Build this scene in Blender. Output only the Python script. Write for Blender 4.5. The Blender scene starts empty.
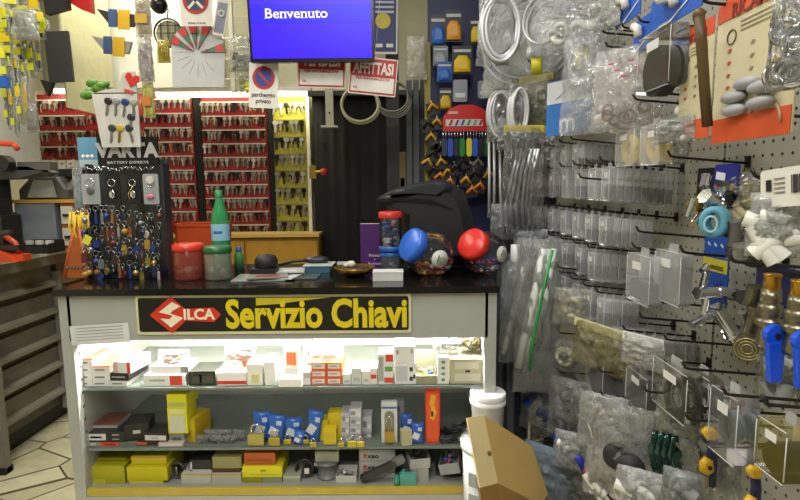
import bpy, math, random
from mathutils import Vector, Matrix, Euler
PI = math.pi
sc = bpy.context.scene
COL = sc.collection
rnd = random.Random(7)
R = math.radians
def link(o):
    COL.objects.link(o); return o
# ------------------------------------------------------------------ camera
CAM = Vector((0, 0, 1.33)); FPX = 520.0
cd = bpy.data.cameras.new('camera'); cam = link(bpy.data.objects.new('camera', cd))
cd.sensor_width = 36; cd.lens = 36*FPX/800; cd.clip_start = .02
CR = (Matrix.Rotation(R(0.2), 3, 'Z') @ Matrix.Rotation(R(90-6.9), 3, 'X') @ Matrix.Rotation(R(-0.5), 3, 'Z'))
cam.matrix_world = Matrix.Translation(CAM) @ CR.to_4x4()
sc.camera = cam
def ray(px, py): return CR @ Vector((px-400, 250-py, -FPX))
def PY(px, py, Y):
    d = ray(px, py); return CAM + d*(Y/d.y)
def PX(px, py, X):
    d = ray(px, py); return CAM + d*(X/d.x)
def PZ(px, py, Z):
    d = ray(px, py); return CAM + d*((Z-CAM.z)/d.z)
CRI = CR.inverted()
def proj(P):
    v = CRI @ (Vector(P)-CAM); return 400-FPX*v.x/v.z, 250+FPX*v.y/v.z
def zat(X, Y, py):
    lo, hi = -3.0, 6.0
    for _ in range(40):
        m = (lo+hi)/2
        if proj((X, Y, m))[1] > py: lo = m
        else: hi = m
    return lo
# ------------------------------------------------------------------ materials
_mc = {}
def lin(h):
    h = h.lstrip('#'); v = [int(h[i:i+2], 16)/255 for i in (0, 2, 4)]
    return tuple(x/12.92 if x <= .04045 else ((x+.055)/1.055)**2.4 for x in v)
def c(h, r=.5, metal=0, a=1.0, noise=.06, ns=18, emit=0, bump=0, bs=60, coat=0):
    k = (h, r, metal, a, noise, ns, emit, bump, bs, coat)
    if k in _mc: return _mc[k]
    m = bpy.data.materials.new('surface'); m.use_nodes = True
    nt = m.node_tree; b = nt.nodes['Principled BSDF']
    col = (*lin(h), 1)
    b.inputs['Base Color'].default_value = col
    b.inputs['Roughness'].default_value = r; b.inputs['Metallic'].default_value = metal
    b.inputs['Alpha'].default_value = a
    if coat: b.inputs['Coat Weight'].default_value = coat
    tc = nt.nodes.new('ShaderNodeTexCoord')
    if noise:
        n = nt.nodes.new('ShaderNodeTexNoise'); n.inputs['Scale'].default_value = ns; n.inputs['Detail'].default_value = 4
        nt.links.new(tc.outputs['Object'], n.inputs['Vector'])
        mr = nt.nodes.new('ShaderNodeMapRange'); mr.inputs[1].default_value = .25; mr.inputs[2].default_value = .75
        mr.inputs[3].default_value = 1-noise*2; mr.inputs[4].default_value = 1+noise
        nt.links.new(n.outputs['Fac'], mr.inputs[0])
        mx = nt.nodes.new('ShaderNodeMix'); mx.data_type = 'RGBA'; mx.blend_type = 'MULTIPLY'; mx.inputs[0].default_value = 1
        mx.inputs[6].default_value = col; nt.links.new(mr.outputs[0], mx.inputs[7]); nt.links.new(mx.outputs[2], b.inputs['Base Color'])
    if emit:
        b.inputs['Emission Color'].default_value = col; b.inputs['Emission Strength'].default_value = emit
    if bump:
        n2 = nt.nodes.new('ShaderNodeTexNoise'); n2.inputs['Scale'].default_value = bs; n2.inputs['Detail'].default_value = 3; n2.inputs['Distortion'].default_value = .8
        nt.links.new(tc.outputs['Object'], n2.inputs['Vector'])
        bp = nt.nodes.new('ShaderNodeBump'); bp.inputs['Strength'].default_value = bump; bp.inputs['Distance'].default_value = .01
        nt.links.new(n2.outputs['Fac'], bp.inputs['Height']); nt.links.new(bp.outputs[0], b.inputs['Normal'])
    _mc[k] = m; return m
def film(h='#e8ecee', a=.34, r=.2, bump=1.0, bs=30, gl=.42):
    """thin plastic: mostly see-through, a little milky, with sharp bent highlights"""
    k = ('film', h, a, r, bump, bs, gl)
    if k in _mc: return _mc[k]
    m = bpy.data.materials.new('plastic_film'); m.use_nodes = True; nt = m.node_tree
    for n in list(nt.nodes):
        if n.type == 'BSDF_PRINCIPLED': nt.nodes.remove(n)
    out = [n for n in nt.nodes if n.type == 'OUTPUT_MATERIAL'][0]
    tr = nt.nodes.new('ShaderNodeBsdfTransparent'); df = nt.nodes.new('ShaderNodeBsdfDiffuse'); gs = nt.nodes.new('ShaderNodeBsdfGlossy')
    df.inputs[0].default_value = (*lin(h), 1); tr.inputs[0].default_value = (.97, .975, .98, 1); gs.inputs['Roughness'].default_value = r; gs.inputs[0].default_value = (1, 1, 1, 1)
    m1 = nt.nodes.new('ShaderNodeMixShader'); m1.inputs[0].default_value = a*.42; nt.links.new(tr.outputs[0], m1.inputs[1]); nt.links.new(df.outputs[0], m1.inputs[2])
    m2 = nt.nodes.new('ShaderNodeMixShader'); nt.links.new(m1.outputs[0], m2.inputs[1]); nt.links.new(gs.outputs[0], m2.inputs[2])
    lw = nt.nodes.new('ShaderNodeLayerWeight'); lw.inputs[0].default_value = gl; nt.links.new(lw.outputs['Fresnel'], m2.inputs[0])
    if bump:
        tc = nt.nodes.new('ShaderNodeTexCoord'); n2 = nt.nodes.new('ShaderNodeTexNoise'); n2.inputs['Scale'].default_value = bs; n2.inputs['Detail'].default_value = 3; n2.inputs['Distortion'].default_value = 1.2
        mp = nt.nodes.new('ShaderNodeMapping'); mp.inputs['Scale'].default_value = (1.6, 1.6, .55); mp.inputs['Rotation'].default_value = (0, .35, 0); nt.links.new(tc.outputs['Object'], mp.inputs[0]); nt.links.new(mp.outputs[0], n2.inputs['Vector']); bp = nt.nodes.new('ShaderNodeBump'); bp.inputs['Strength'].default_value = bump; bp.inputs['Distance'].default_value = .014
        nt.links.new(n2.outputs['Fac'], bp.inputs['Height']); nt.links.new(bp.outputs[0], gs.inputs['Normal']); nt.links.new(bp.outputs[0], lw.inputs['Normal'])
    nt.links.new(m2.outputs[0], out.inputs[0]); _mc[k] = m; return m
CLEAR = film('#fbfcfd', .52, .2, 0, 1, .22); FROST = film('#dfe3e6', .7, .3, 0, 1, .2); RIM = c('#eef1f3', .2, 0, .62, 0)
CHROME = c('#d8dade', .12, 1, noise=0); STEEL = c('#a5a6a6', .32, 1); DARKW = c('#2b2826', .4, .5); BRASS = c('#b08d3e', .3, 1)
BLACK = c('#121214', .5); RUB = c('#1c1d20', .6); WHITE = c('#e6e4de', .6); GREYC = c('#8d8f8c', .5)
def checker_dots(base, dot, pitch, rad, name):
    """small round drilled holes on a regular grid, measured in the wall's own metres"""
    m = bpy.data.materials.new(name); m.use_nodes = True; nt = m.node_tree; b = nt.nodes['Principled BSDF']
    tc = nt.nodes.new('ShaderNodeTexCoord'); sep = nt.nodes.new('ShaderNodeSeparateXYZ'); nt.links.new(tc.outputs['Object'], sep.inputs[0])
    outs = []
    for ax in ('Y', 'Z'):
        d = nt.nodes.new('ShaderNodeMath'); d.operation = 'DIVIDE'; d.inputs[1].default_value = pitch; nt.links.new(sep.outputs[ax], d.inputs[0])
        f = nt.nodes.new('ShaderNodeMath'); f.operation = 'FRACT'; nt.links.new(d.outputs[0], f.inputs[0])
        s = nt.nodes.new('ShaderNodeMath'); s.operation = 'SUBTRACT'; s.inputs[1].default_value = .5; nt.links.new(f.outputs[0], s.inputs[0])
        q = nt.nodes.new('ShaderNodeMath'); q.operation = 'MULTIPLY'; nt.links.new(s.outputs[0], q.inputs[0]); nt.links.new(s.outputs[0], q.inputs[1])
        outs.append(q)
    ad = nt.nodes.new('ShaderNodeMath'); ad.operation = 'ADD'; nt.links.new(outs[0].outputs[0], ad.inputs[0]); nt.links.new(outs[1].outputs[0], ad.inputs[1])
    lt = nt.nodes.new('ShaderNodeMath'); lt.operation = 'LESS_THAN'; lt.inputs[1].default_value = (rad/pitch)**2; nt.links.new(ad.outputs[0], lt.inputs[0])
    mx = nt.nodes.new('ShaderNodeMix'); mx.data_type = 'RGBA'; mx.inputs[6].default_value = (*lin(base), 1); mx.inputs[7].default_value = (*lin(dot), 1)
    nt.links.new(lt.outputs[0], mx.inputs[0]); nt.links.new(mx.outputs[2], b.inputs['Base Color']); b.inputs['Roughness'].default_value = .45
    return m
def floor_mat():
    m = bpy.data.materials.new('crazy_paving'); m.use_nodes = True; nt = m.node_tree; b = nt.nodes['Principled BSDF']
    tc = nt.nodes.new('ShaderNodeTexCoord')
    v = nt.nodes.new('ShaderNodeTexVoronoi'); v.feature = 'DISTANCE_TO_EDGE'; v.inputs['Scale'].default_value = 4.2
    v2 = nt.nodes.new('ShaderNodeTexVoronoi'); v2.inputs['Scale'].default_value = 4.2
    for x in (v, v2): nt.links.new(tc.outputs['Object'], x.inputs['Vector'])
    lt = nt.nodes.new('ShaderNodeMath'); lt.operation = 'LESS_THAN'; lt.inputs[1].default_value = .02; nt.links.new(v.outputs['Distance'], lt.inputs[0])
    n = nt.nodes.new('ShaderNodeTexNoise'); n.inputs['Scale'].default_value = 14; nt.links.new(tc.outputs['Object'], n.inputs['Vector'])
    cr = nt.nodes.new('ShaderNodeMix'); cr.data_type = 'RGBA'; cr.inputs[6].default_value = (*lin('#a09878'), 1); cr.inputs[7].default_value = (*lin('#d6cfae'), 1)
    sp = nt.nodes.new('ShaderNodeSeparateColor'); nt.links.new(v2.outputs['Color'], sp.inputs[0])
    av = nt.nodes.new('ShaderNodeMath'); av.operation = 'MULTIPLY_ADD'; av.inputs[1].default_value = .5; nt.links.new(sp.outputs[0], av.inputs[0]); nt.links.new(n.outputs['Fac'], av.inputs[2])
    nt.links.new(av.outputs[0], cr.inputs[0])
    mx = nt.nodes.new('ShaderNodeMix'); mx.data_type = 'RGBA'; mx.inputs[7].default_value = (*lin('#5d5846'), 1)
    nt.links.new(cr.outputs[2], mx.inputs[6]); nt.links.new(lt.outputs[0], mx.inputs[0]); nt.links.new(mx.outputs[2], b.inputs['Base Color']); b.inputs['Roughness'].default_value = .35
    return m
# ------------------------------------------------------------------ mesh builder
class MB:
    def __init__(s): s.v = []; s.f = []; s.mi = []; s.sm = []; s.M = Matrix.Identity(4); s.mats = []
    def mat(s, m):
        if m not in s.mats: s.mats.append(m)
        return s.mats.index(m)
    def add(s, vs, fs, m, smooth=False):
        k = s.mat(m); n = len(s.v)
        s.v += [tuple(s.M @ Vector(v)) for v in vs]
        for f in fs: s.f.append(tuple(i+n for i in f)); s.mi.append(k); s.sm.append(smooth)
        return s
    def box(s, ctr, size, m, rot=None):
        x, y, z = (q/2 for q in size); Mx = Matrix.Translation(ctr)
        if rot: Mx = Mx @ Euler(rot).to_matrix().to_4x4()
        vs = [Mx @ Vector((a*x, b*y, d*z)) for a in (-1, 1) for b in (-1, 1) for d in (-1, 1)]
        return s.add(vs, [(0,1,3,2),(4,6,7,5),(0,4,5,1),(2,3,7,6),(0,2,6,4),(1,5,7,3)], m)
    def prism(s, pts, y0, y1, m, smooth=False, inset=0):
        """outline in x,z pushed along y; inset rounds the front and back rims"""
        n = len(pts); cx = sum(p[0] for p in pts)/n; cz = sum(p[1] for p in pts)/n
        rings = [(y0, inset), (y0+min(inset, (y1-y0)/2.01), 0), (y1-min(inset, (y1-y0)/2.01), 0), (y1, inset)] if inset else [(y0, 0), (y1, 0)]
        vs = []
        for y, ins in rings:
            for p in pts:
                dx, dz = cx-p[0], cz-p[1]; L = math.hypot(dx, dz) or 1
                vs.append((p[0]+dx/L*ins, y, p[1]+dz/L*ins))
        fs = [tuple(range(n))]; k = len(rings)
        for r in range(k-1):
            for i in range(n):
                j = (i+1) % n; fs.append((r*n+i, (r+1)*n+i, (r+1)*n+j, r*n+j))
        fs.append(tuple((k-1)*n+i for i in reversed(range(n))))
        return s.add(vs, fs, m, smooth)
    def rrect(s, ctr, w, h, d, rad, m, n=4, inset=0):
        x, y, z = ctr; pts = []
        for qx, qz, a0 in ((1, 1, 0), (-1, 1, 90), (-1, -1, 180), (1, -1, 270)):
            for i in range(n+1):
                a = R(a0+90*i/n); pts.append((x+qx*(w/2-rad)+rad*math.cos(a), z+qz*(h/2-rad)+rad*math.sin(a)))
        return s.prism(pts, y-d/2, y+d/2, m, inset=inset)
    def tube(s, pts, r, m, n=8, r1=None, caps=True):
        P = [Vector(p) for p in pts]; vs = []; fs = []; K = len(P)
        up = None
        for i, p in enumerate(P):
            t = (P[min(i+1, K-1)]-P[max(i-1, 0)])
            if t.length < 1e-9: t = Vector((0, 0, 1))
            t.normalize()
            if up is None:
                up = t.orthogonal().normalized()
            else:
                up = (up - t*up.dot(t))
                up = up.normalized() if up.length > 1e-6 else t.orthogonal().normalized()
            w = t.cross(up); rr = r if r1 is None else r+(r1-r)*i/(K-1)
            if callable(r): rr = r(i/(K-1))
            for k in range(n):
                a = 2*PI*k/n; vs.append(p+(up*math.cos(a)+w*math.sin(a))*rr)
        for i in range(K-1):
            for k in range(n):
                j = (k+1) % n; fs.append((i*n+k, i*n+j, (i+1)*n+j, (i+1)*n+k))
        if caps: fs += [tuple(reversed(range(n))), tuple((K-1)*n+k for k in range(n))]
        return s.add(vs, fs, m, True)
    def cyl(s, p0, p1, r, m, n=20, r1=None):
        P0, P1 = Vector(p0), Vector(p1); t = (P1-P0).normalized(); u = t.orthogonal().normalized(); w = t.cross(u); r1 = r if r1 is None else r1
        vs = [P0+(u*math.cos(2*PI*k/n)+w*math.sin(2*PI*k/n))*r for k in range(n)]+[P1+(u*math.cos(2*PI*k/n)+w*math.sin(2*PI*k/n))*r1 for k in range(n)]
        s.add(vs, [(k, (k+1) % n, n+(k+1) % n, n+k) for k in range(n)], m, True)
        s.add(vs, [tuple(reversed(range(n))), tuple(range(n, 2*n))], m)
        return s
    def lathe(s, prof, m, n=28, ctr=(0, 0, 0), close=True):
        """profile of (radius, z) turned round the z axis"""
        vs = [(ctr[0]+r*math.cos(2*PI*k/n), ctr[1]+r*math.sin(2*PI*k/n), ctr[2]+z) for r, z in prof for k in range(n)]
        fs = [(i*n+k, i*n+(k+1) % n, (i+1)*n+(k+1) % n, (i+1)*n+k) for i in range(len(prof)-1) for k in range(n)]
        return s.add(vs, fs, m, True)
    def torus(s, ctr, Rr, r, m, ax='y', n=28, k=8, sx=1, sz=1, jit=0, arc=1.0):
        pts = []
        N = int(n*arc)+(1 if arc < 1 else 0)
        for i in range(n+1 if arc == 1 else N):
            a = 2*PI*i/n; q = Rr*(1+jit*math.sin(3*a+jit*90)); u, v = q*math.cos(a)*sx, q*math.sin(a)*sz
            pts.append({'y': (ctr[0]+u, ctr[1], ctr[2]+v), 'z': (ctr[0]+u, ctr[1]+v, ctr[2]), 'x': (ctr[0], ctr[1]+u, ctr[2]+v)}[ax])
        return s.tube(pts, r, m, k, caps=arc < 1)
    def ball(s, ctr, rad, m, n=14, sc_=(1, 1, 1)):
        vs = [(ctr[0]+rad*sc_[0]*math.sin(PI*i/(n//2))*math.cos(2*PI*k/n), ctr[1]+rad*sc_[1]*math.sin(PI*i/(n//2))*math.sin(2*PI*k/n), ctr[2]+rad*sc_[2]*math.cos(PI*i/(n//2))) for i in range(n//2+1) for k in range(n)]
        fs = [(i*n+k, (i+1)*n+k, (i+1)*n+(k+1) % n, i*n+(k+1) % n) for i in range(n//2) for k in range(n)]
        return s.add(vs, fs, m, True)
    def puff(s, pts, d, m, lev=5, k=.5, y0=0):
        """closed outline in x,z swollen along y"""
        n = len(pts); cx = sum(p[0] for p in pts)/n; cz = sum(p[1] for p in pts)/n; vs = []; L = 2*lev+1
        for q in range(L):
            t = -1+2*q/(L-1); f = 1-k*(1-math.sqrt(max(0, 1-t*t*.98)))
            for p in pts: vs.append((cx+(p[0]-cx)*f, y0+t*d/2, cz+(p[1]-cz)*f))
        fs = [(q*n+i, (q+1)*n+i, (q+1)*n+(i+1) % n, q*n+(i+1) % n) for q in range(L-1) for i in range(n)]
        s.add(vs, fs, m, True); s.add(vs, [tuple(range(n)), tuple((L-1)*n+i for i in reversed(range(n)))], m)
        return s
    def sheet(s, w, h, d, seed, m, nx=13, nz=17, jag=.045, top=0):
        """a crumpled closed plastic bag hanging down from z = top"""
        g = random.Random(seed); vs = []
        for side in (-1, 1):
            for j in range(nz+1):
                for i in range(nx+1):
                    u, v = i/nx, j/nz
                    prof = (math.sin(PI*min(max(u, 0), 1))**.6)*(math.sin(PI*(v**.75 if v > 0 else 0))**.6 if 0 < v < 1 else 0)
                    ed = 1 if (i in (0, nx) or j in (0, nz)) else 0
                    y = 0 if ed else side*d/2*prof*(.35+1.1*g.random())
                    jx = g.uniform(-1, 1)*jag*w*.5; jz = g.uniform(-1, 1)*jag*h*.25
                    if ed and side == 1: jx = jz = 0
                    vs.append([(u-.5)*w*(1-.12*(1-v))+jx, y, top-v*h+jz])
        N = (nx+1)*(nz+1)
        for j in range(nz+1):
            for i in range(nx+1):
                if i in (0, nx) or j in (0, nz): vs[N+j*(nx+1)+i] = list(vs[j*(nx+1)+i])
        fs = []
        for sd in (0, 1):
            for j in range(nz):
                for i in range(nx):
                    a = sd*N+j*(nx+1)+i; q = (a, a+nx+1, a+nx+2, a+1); fs.append(q if sd == 0 else q[::-1])
        return s.add(vs, fs, m, True)
    def build(s, name, parent=None, loc=None, label=None, stuff=False):
        me = bpy.data.meshes.new(name); me.from_pydata(s.v, [], s.f)
        for m in s.mats: me.materials.append(m)
        me.polygons.foreach_set('material_index', s.mi); me.polygons.foreach_set('use_smooth', s.sm); me.update()
        o = link(bpy.data.objects.new(name, me))
        if parent: o.parent = parent
        if loc is not None: o.location = loc
        if label: o['label'] = label
        if stuff: o['kind'] = 'stuff'
        return o
def tag(o, label, cat, group=None, kind=None):
    o['label'] = label; o['category'] = cat
    if group: o['group'] = group
    if kind: o['kind'] = kind
    return o
def thing(name, label, cat, loc=(0, 0, 0), rz=0, group=None, rx=0, ry=0):
    o = link(bpy.data.objects.new(name, None)); o.empty_display_size = .05
    o.location = loc; o.rotation_euler = (R(rx), R(ry), R(rz)); return tag(o, label, cat, group)
def struct(name, mb):
    o = mb.build(name); o['kind'] = 'structure'; return o
def setrot(o, rz=0, rx=0, ry=0): o.rotation_euler = (R(rx), R(ry), R(rz)); return o
def dup(o, loc=None, label=None, group=None, rz=None):
    q = o.copy(); COL.objects.link(q)
    if loc is not None: q.location = loc
    if label: q['label'] = label
    if group: q['group'] = group
    if rz is not None: q.rotation_euler = (0, 0, R(rz))
    for ch in list(o.children):
        d = ch.copy(); COL.objects.link(d); d.parent = q
        for g in list(ch.children):
            e = g.copy(); COL.objects.link(e); e.parent = d
    return q
def text(s, size, m, parent, loc, name='lettering', sx=1, bold=0, ext=.0006, rx=90, ry=0, rz=0, align='CENTER', sz=1):
    cu = bpy.data.curves.new('lettering', 'FONT'); cu.body = s; cu.size = size; cu.extrude = ext; cu.offset = bold; cu.align_x = align; cu.align_y = 'CENTER'; cu.resolution_u = 3
    t = bpy.data.objects.new('tmp', cu); COL.objects.link(t)
    me = bpy.data.meshes.new_from_object(t); bpy.data.objects.remove(t)
    for v in me.vertices: v.co.x *= sx; v.co.y *= sz
    me.materials.clear(); me.materials.append(m)
    o = link(bpy.data.objects.new(name, me)); o.parent = parent; o.location = loc; o.rotation_euler = (R(rx), R(ry), R(rz)); return o
ORD = ['first', 'second', 'third', 'fourth', 'fifth', 'sixth', 'seventh', 'eighth', 'ninth', 'tenth', 'eleventh', 'twelfth', 'thirteenth', 'fourteenth', 'fifteenth', 'sixteenth']
# ------------------------------------------------------------------ light
def area(name, loc, size, e, col=(1, 1, 1), rot=(0, 0, 0), sy=None):
    l = bpy.data.lights.new(name, 'AREA'); l.energy = e; l.size = size; l.color = col
    if sy: l.shape = 'RECTANGLE'; l.size_y = sy
    o = link(bpy.data.objects.new(name, l)); o.location = loc; o.rotation_euler = rot; return o
# ------------------------------------------------------------------ the room
XW = .9; YB = 4.25
b = MB(); b.box((-.6, 1.2, -.05), (4.6, 7.2, .1), floor_mat()); struct('floor', b)
b = MB(); b.box((-.6, 1.2, 3.05), (4.6, 7.2, .1), c('#cfcdc4', .8)); struct('ceiling', b)
CREAM = c('#e2dec2', .7, noise=.05, ns=3)
b = MB(); b.box((-.6, YB+.05, 1.5), (4.6, .1, 3), CREAM); struct('wall_back', b)
b = MB(); b.box((-2.85, 1.2, 1.5), (.1, 6, 3), CREAM); struct('wall_left', b)
b = MB(); b.box((-.6, -2.1, 1.5), (4.6, .1, 3), c('#8f8b7c', .8)); struct('wall_front', b)
b = MB(); b.box((1.2, 1.2, 1.5), (.1, 6.6, 3), c('#3a3a38', .8)); struct('wall_right', b)
# pegboard wall: two drilled panels with a dark seam between them
PEG = checker_dots('#a09e92', '#17150f', .0333, .0042, 'drilled_pegboard')
YS = PX(725, 150, XW).y
def peg(y0, y1, lab):
    b = MB(); b.box((0, 0, 0), (.02, y1-y0, 2.0), PEG)
    o = b.build('pegboard_panel', None, (XW+.01, (y0+y1)/2, 1.45)); return tag(o, lab, 'pegboard')
peg(-.6, YS-.005, 'drilled grey pegboard panel nearest the camera, behind the blue-handled valves')
peg(YS+.005, 3.1, 'drilled grey pegboard panel further off, behind the rows of small clear boxes')
b = MB(); b.box((0, 0, 0), (.03, .05, 2.7), c('#12182e', .4))
tag(b.build('rack_upright', None, (XW-.03, 3.05, 1.35)), 'dark blue steel upright at the far end of the pegboard', 'upright')
b = MB(); b.box((0, 0, 0), (.25, 3.7, .06), GREYC); b.box((-.11, 0, -.2), (.02, 3.7, .4), GREYC)
tag(b.build('wall_plinth', None, (XW+.12, 1.25, .44)), 'grey steel plinth running under the drilled pegboard wall', 'plinth')

# ------------------------------------------------------------------ left bench with drawer fronts
BX = -1.93; BT = 1.02
t = thing('drawer_bench', 'long dark grey drawer bench with a white worktop along the left wall', 'bench', (BX, 2.5, 0))
DG = c('#6e6a5e', .45, noise=.1); DG2 = c('#57544a', .5, noise=.1)
b = MB(); b.box((-.44, 0, BT-.022), (.92, 3.2, .04), c('#e4e2d2', .4)); b.build('worktop', t)
b = MB(); b.box((-.47, 0, .55), (.84, 3.16, .88), DG2); b.box((-.47, 0, .06), (.76, 3.1, .12), BLACK); b.build('carcass', t)
b = MB(); b.box((-.02, 0, .955), (.06, 3.18, .06), c('#7f7b70', .4)); b.build('rail', t)
for k, (y0, y1) in enumerate(((-1.55, -.62), (-.6, .38), (.4, 1.5))):
    for j in range(5):
        z = .865-j*.155
        b = MB(); b.box((-.045, (y0+y1)/2, z), (.02, y1-y0-.03, .10), DG); dr = b.build('drawer', t)
        b = MB(); b.prism([(0, 0), (.035, .012), (.035, .03), (0, .045)], y0+.02, y1-.02, c('#8b877a', .35)); b.build('drawer_pull', dr, (-.04, 0, z-.075))
for y in (-.61, .39):
    b = MB(); b.box((-.02, y, .48), (.04, .03, .8), c('#8b877a', .4)); b.build('stile', t)
# the near end panel of the bench
t = thing('end_panel', 'narrow pale grey cabinet end panel standing at the lower left edge', 'panel', (-1.86, 2.32, 0))
b = MB(); b.rrect((-.06, 0, .36), .10, .74, .03, .01, c('#7d7a6c', .5)); b.build('board', t); b = MB(); b.box((-.06, 0, .015), (.1, .05, .03), BLACK); b.build('foot', t)

# ------------------------------------------------------------------ display counter
YF = 1.8; YK = 2.36
pl, pr = PY(57, 290, YF), PY(497, 286, YF)
XL, XR = pl.x, pr.x; ZT = .985
cw = XR-XL
zh = PY(280, 339, YF).z           # underside of header
zb = PY(280, 488, YF).z           # bottom of case
MET = c('#a3a59f', .45, noise=.03, ns=4); MET2 = c('#8e9089', .5, noise=.05, ns=4); MIN = c('#a6a89c', .5, noise=.05, ns=4)
t = counter = thing('display_counter', 'grey metal shop counter with black top and lit glass-shelved display', 'counter', (XL, YF, 0))
b = MB(); b.rrect((cw/2, (YK-YF)/2-.01, ZT-.012), cw+.012, .024, YK-YF+.02, .008, c('#141312', .12, noise=.05)); b.build('countertop', t)
b = MB(); b.box((cw/2, .01, (ZT-.024+zh)/2), (cw-.06, .02, ZT-.024-zh), MET); b.box((cw/2, .03, zh+.006), (cw-.08, .04, .012), MET2); b.build('header_panel', t)
for s, x in ((1, .02), (-1, cw-.02)):
    b = MB(); b.box((x, (YK-YF)/2, (ZT-.024)/2), (.04, YK-YF, ZT-.024), MET); sd = b.build('side_panel', t)
    for k in range(9):
        b = MB(); b.box((x+s*.0215, .03+.0, .44+k*.05), (.002, .012, .004), BLACK, (.6, 0, 0)); b.build('slot', sd)
b = MB(); b.box((cw/2, YK-YF-.01, .5), (cw-.08, .02, .92), MIN); b.box((cw*.5, YK-YF-.03, .6), (.05, .02, .7), MET2); b.build('back_panel', t)
S0 = PY(280, 485, YF+.03).z; S1 = PY(280, 387.5, YF+.02).z; S2 = PY(280, 448, YF+.02).z
GL = c('#7f8a84', .15, 0, .75, 0)
for z in (S1, S2):
    b = MB(); b.box((cw/2, .03+(YK-YF-.05)/2, z-.005), (cw-.085, YK-YF-.07, .010), c('#7c847c', .15, 0, .72, 0)); b.box((cw/2, .028, z-.005), (cw-.085, .003, .010), c('#6f7a74', .2)); b.build('shelf', t)
b = MB(); b.box((cw/2, (YK-YF)/2, S0-.012), (cw-.08, YK-YF-.01, .024), MET2); b.build('case_floor', t)
b = MB(); b.box((cw/2, .01, S0-.01), (cw-.085, .014, .026), c('#b39c35', .4)); b.build('yellow_track', t)
b = MB(); b.box((cw/2, .012, (S0-.025)/2), (cw-.08, .02, S0-.025), MET); b.build('kick_panel', t)
b = MB(); b.cyl((.08, .07, zh+.035), (cw-.08, .07, zh+.035), .013, c('#fffdf2', .4, noise=0, emit=210), 16); b.build('lamp_tube', t)
b = MB(); b.box((cw/2, .07, zh+.065), (cw-.1, .06, .02), WHITE); b.build('lamp_housing', t)
def onfront(px, py, off=.0): return PY(px, py, YF-off)
# sign on the header
a0, a1 = onfront(139, 335.5), onfront(411, 291)
sw, sh = a1.x-a0.x, .158*1.0; sh = a1.z-a0.z-.01
t = thing('counter_sign', 'black and yellow key service sign on the front of the counter', 'sign', ((a0.x+a1.x)/2, YF-.002, (a0.z+a1.z)/2), 0)
b = MB(); b.rrect((0, -.003, 0), sw, sh, .006, .008, c('#d9d2a8', .4)); b.build('border', t)
b = MB(); b.rrect((0, -.007, 0), sw-.018, sh-.022, .003, .008, c('#131210', .35))
YEL = c('#d9c414', .35)
b.prism([(-.06, sh/2-.013), (.2, sh/2-.013), (.12, sh/2-.022), (.02, sh/2-.035), (-.06, sh/2-.04)], -.0092, -.0085, c('#c4b01c', .4)); b.build('face', t)
lx = -sw/2+.125
b = MB(); D = .066
b.prism([(lx-D*1.15, 0), (lx, -D), (lx+D*.75, -D*.32), (lx+.15, -.026), (lx+.175, 0), (lx+.15, .026), (lx+D*.75, D*.32), (lx, D)], -.0105, -.0085, c('#d0301c', .4)); b.build('logo_arrow', t)
b = MB(); CRM = c('#ece4c8', .4)
S = [(.036, .034), (.006, .052), (-.044, .012), (.006, -.002), (-.006, -.016), (-.040, -.014), (-.002, -.05), (.044, -.012), (-.004, .006), (.008, .018)]
b.prism([(lx+x*.95, z*.9) for x, z in S], -.0125, -.0105, CRM); b.build('logo_letter', t)
text('ILCA', .052, CRM, t, (lx+.097, -.011, 0), sx=1.0, bold=.0016)
text('Servizio Chiavi', .125, YEL, t, (.152, -.0095, -.004), sx=.86, bold=.0042, sz=1.12)
p = PY(112, 336, YF-.003)
b = MB(); b.box((0, 0, 0), (.21, .001, .07), c('#d5d6d4', .6), (0, -.06, 0))
for k in range(5): b.box((0, -.0012, .025-k*.011), (.17, .0006, .002), c('#8c8e90'), (0, -.06, 0))
tag(b.build('price_list', None, PY(100, 334, YF-.003)), 'white printed paper sheet taped at the counter header left corner', 'paper')

# ------------------------------------------------------------------ goods in the case
def carton(label, x0, x1, top, Y, base, dep, col, faces=(), rz=0, name='carton', cat='box', group=None, lid=None, edge=None):
    """faces: (u0,u1,v0,v1,colour) patches printed on the front in fractions"""
    L, Rr = PY(x0, (top+0), Y), PY(x1, top, Y); w = Rr.x-L.x; h = max(.008, PY((x0+x1)/2, top, Y).z-base)
    t = thing(name, label, cat, ((L.x+Rr.x)/2, Y+dep/2, base), rz, group)
    b = MB(); b.box((0, 0, h/2), (w, dep, h), c(col, .5, noise=.03))
    for u0, u1, v0, v1, cc in faces:
        b.box((-w/2+w*(u0+u1)/2, -dep/2, h*(v0+v1)/2), (w*(u1-u0), .0012, h*(v1-v0)), c(cc, .5, noise=.03))
    if edge: b.box((w/2, 0, h/2), (.0012, dep*.98, h*.98), c(edge, .5))
    b.build('carton_body', t)
    if lid:
        b = MB(); b.box((0, 0, h+.0006), (w*.99, dep*.99, .0012), c(lid, .5)); b.build('top_flap', t)
    return base+h+.0012
F = YF+.045
Wt = '#dfddd6'
TX = (.12, .7, .35, .6, '#77777a')
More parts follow.
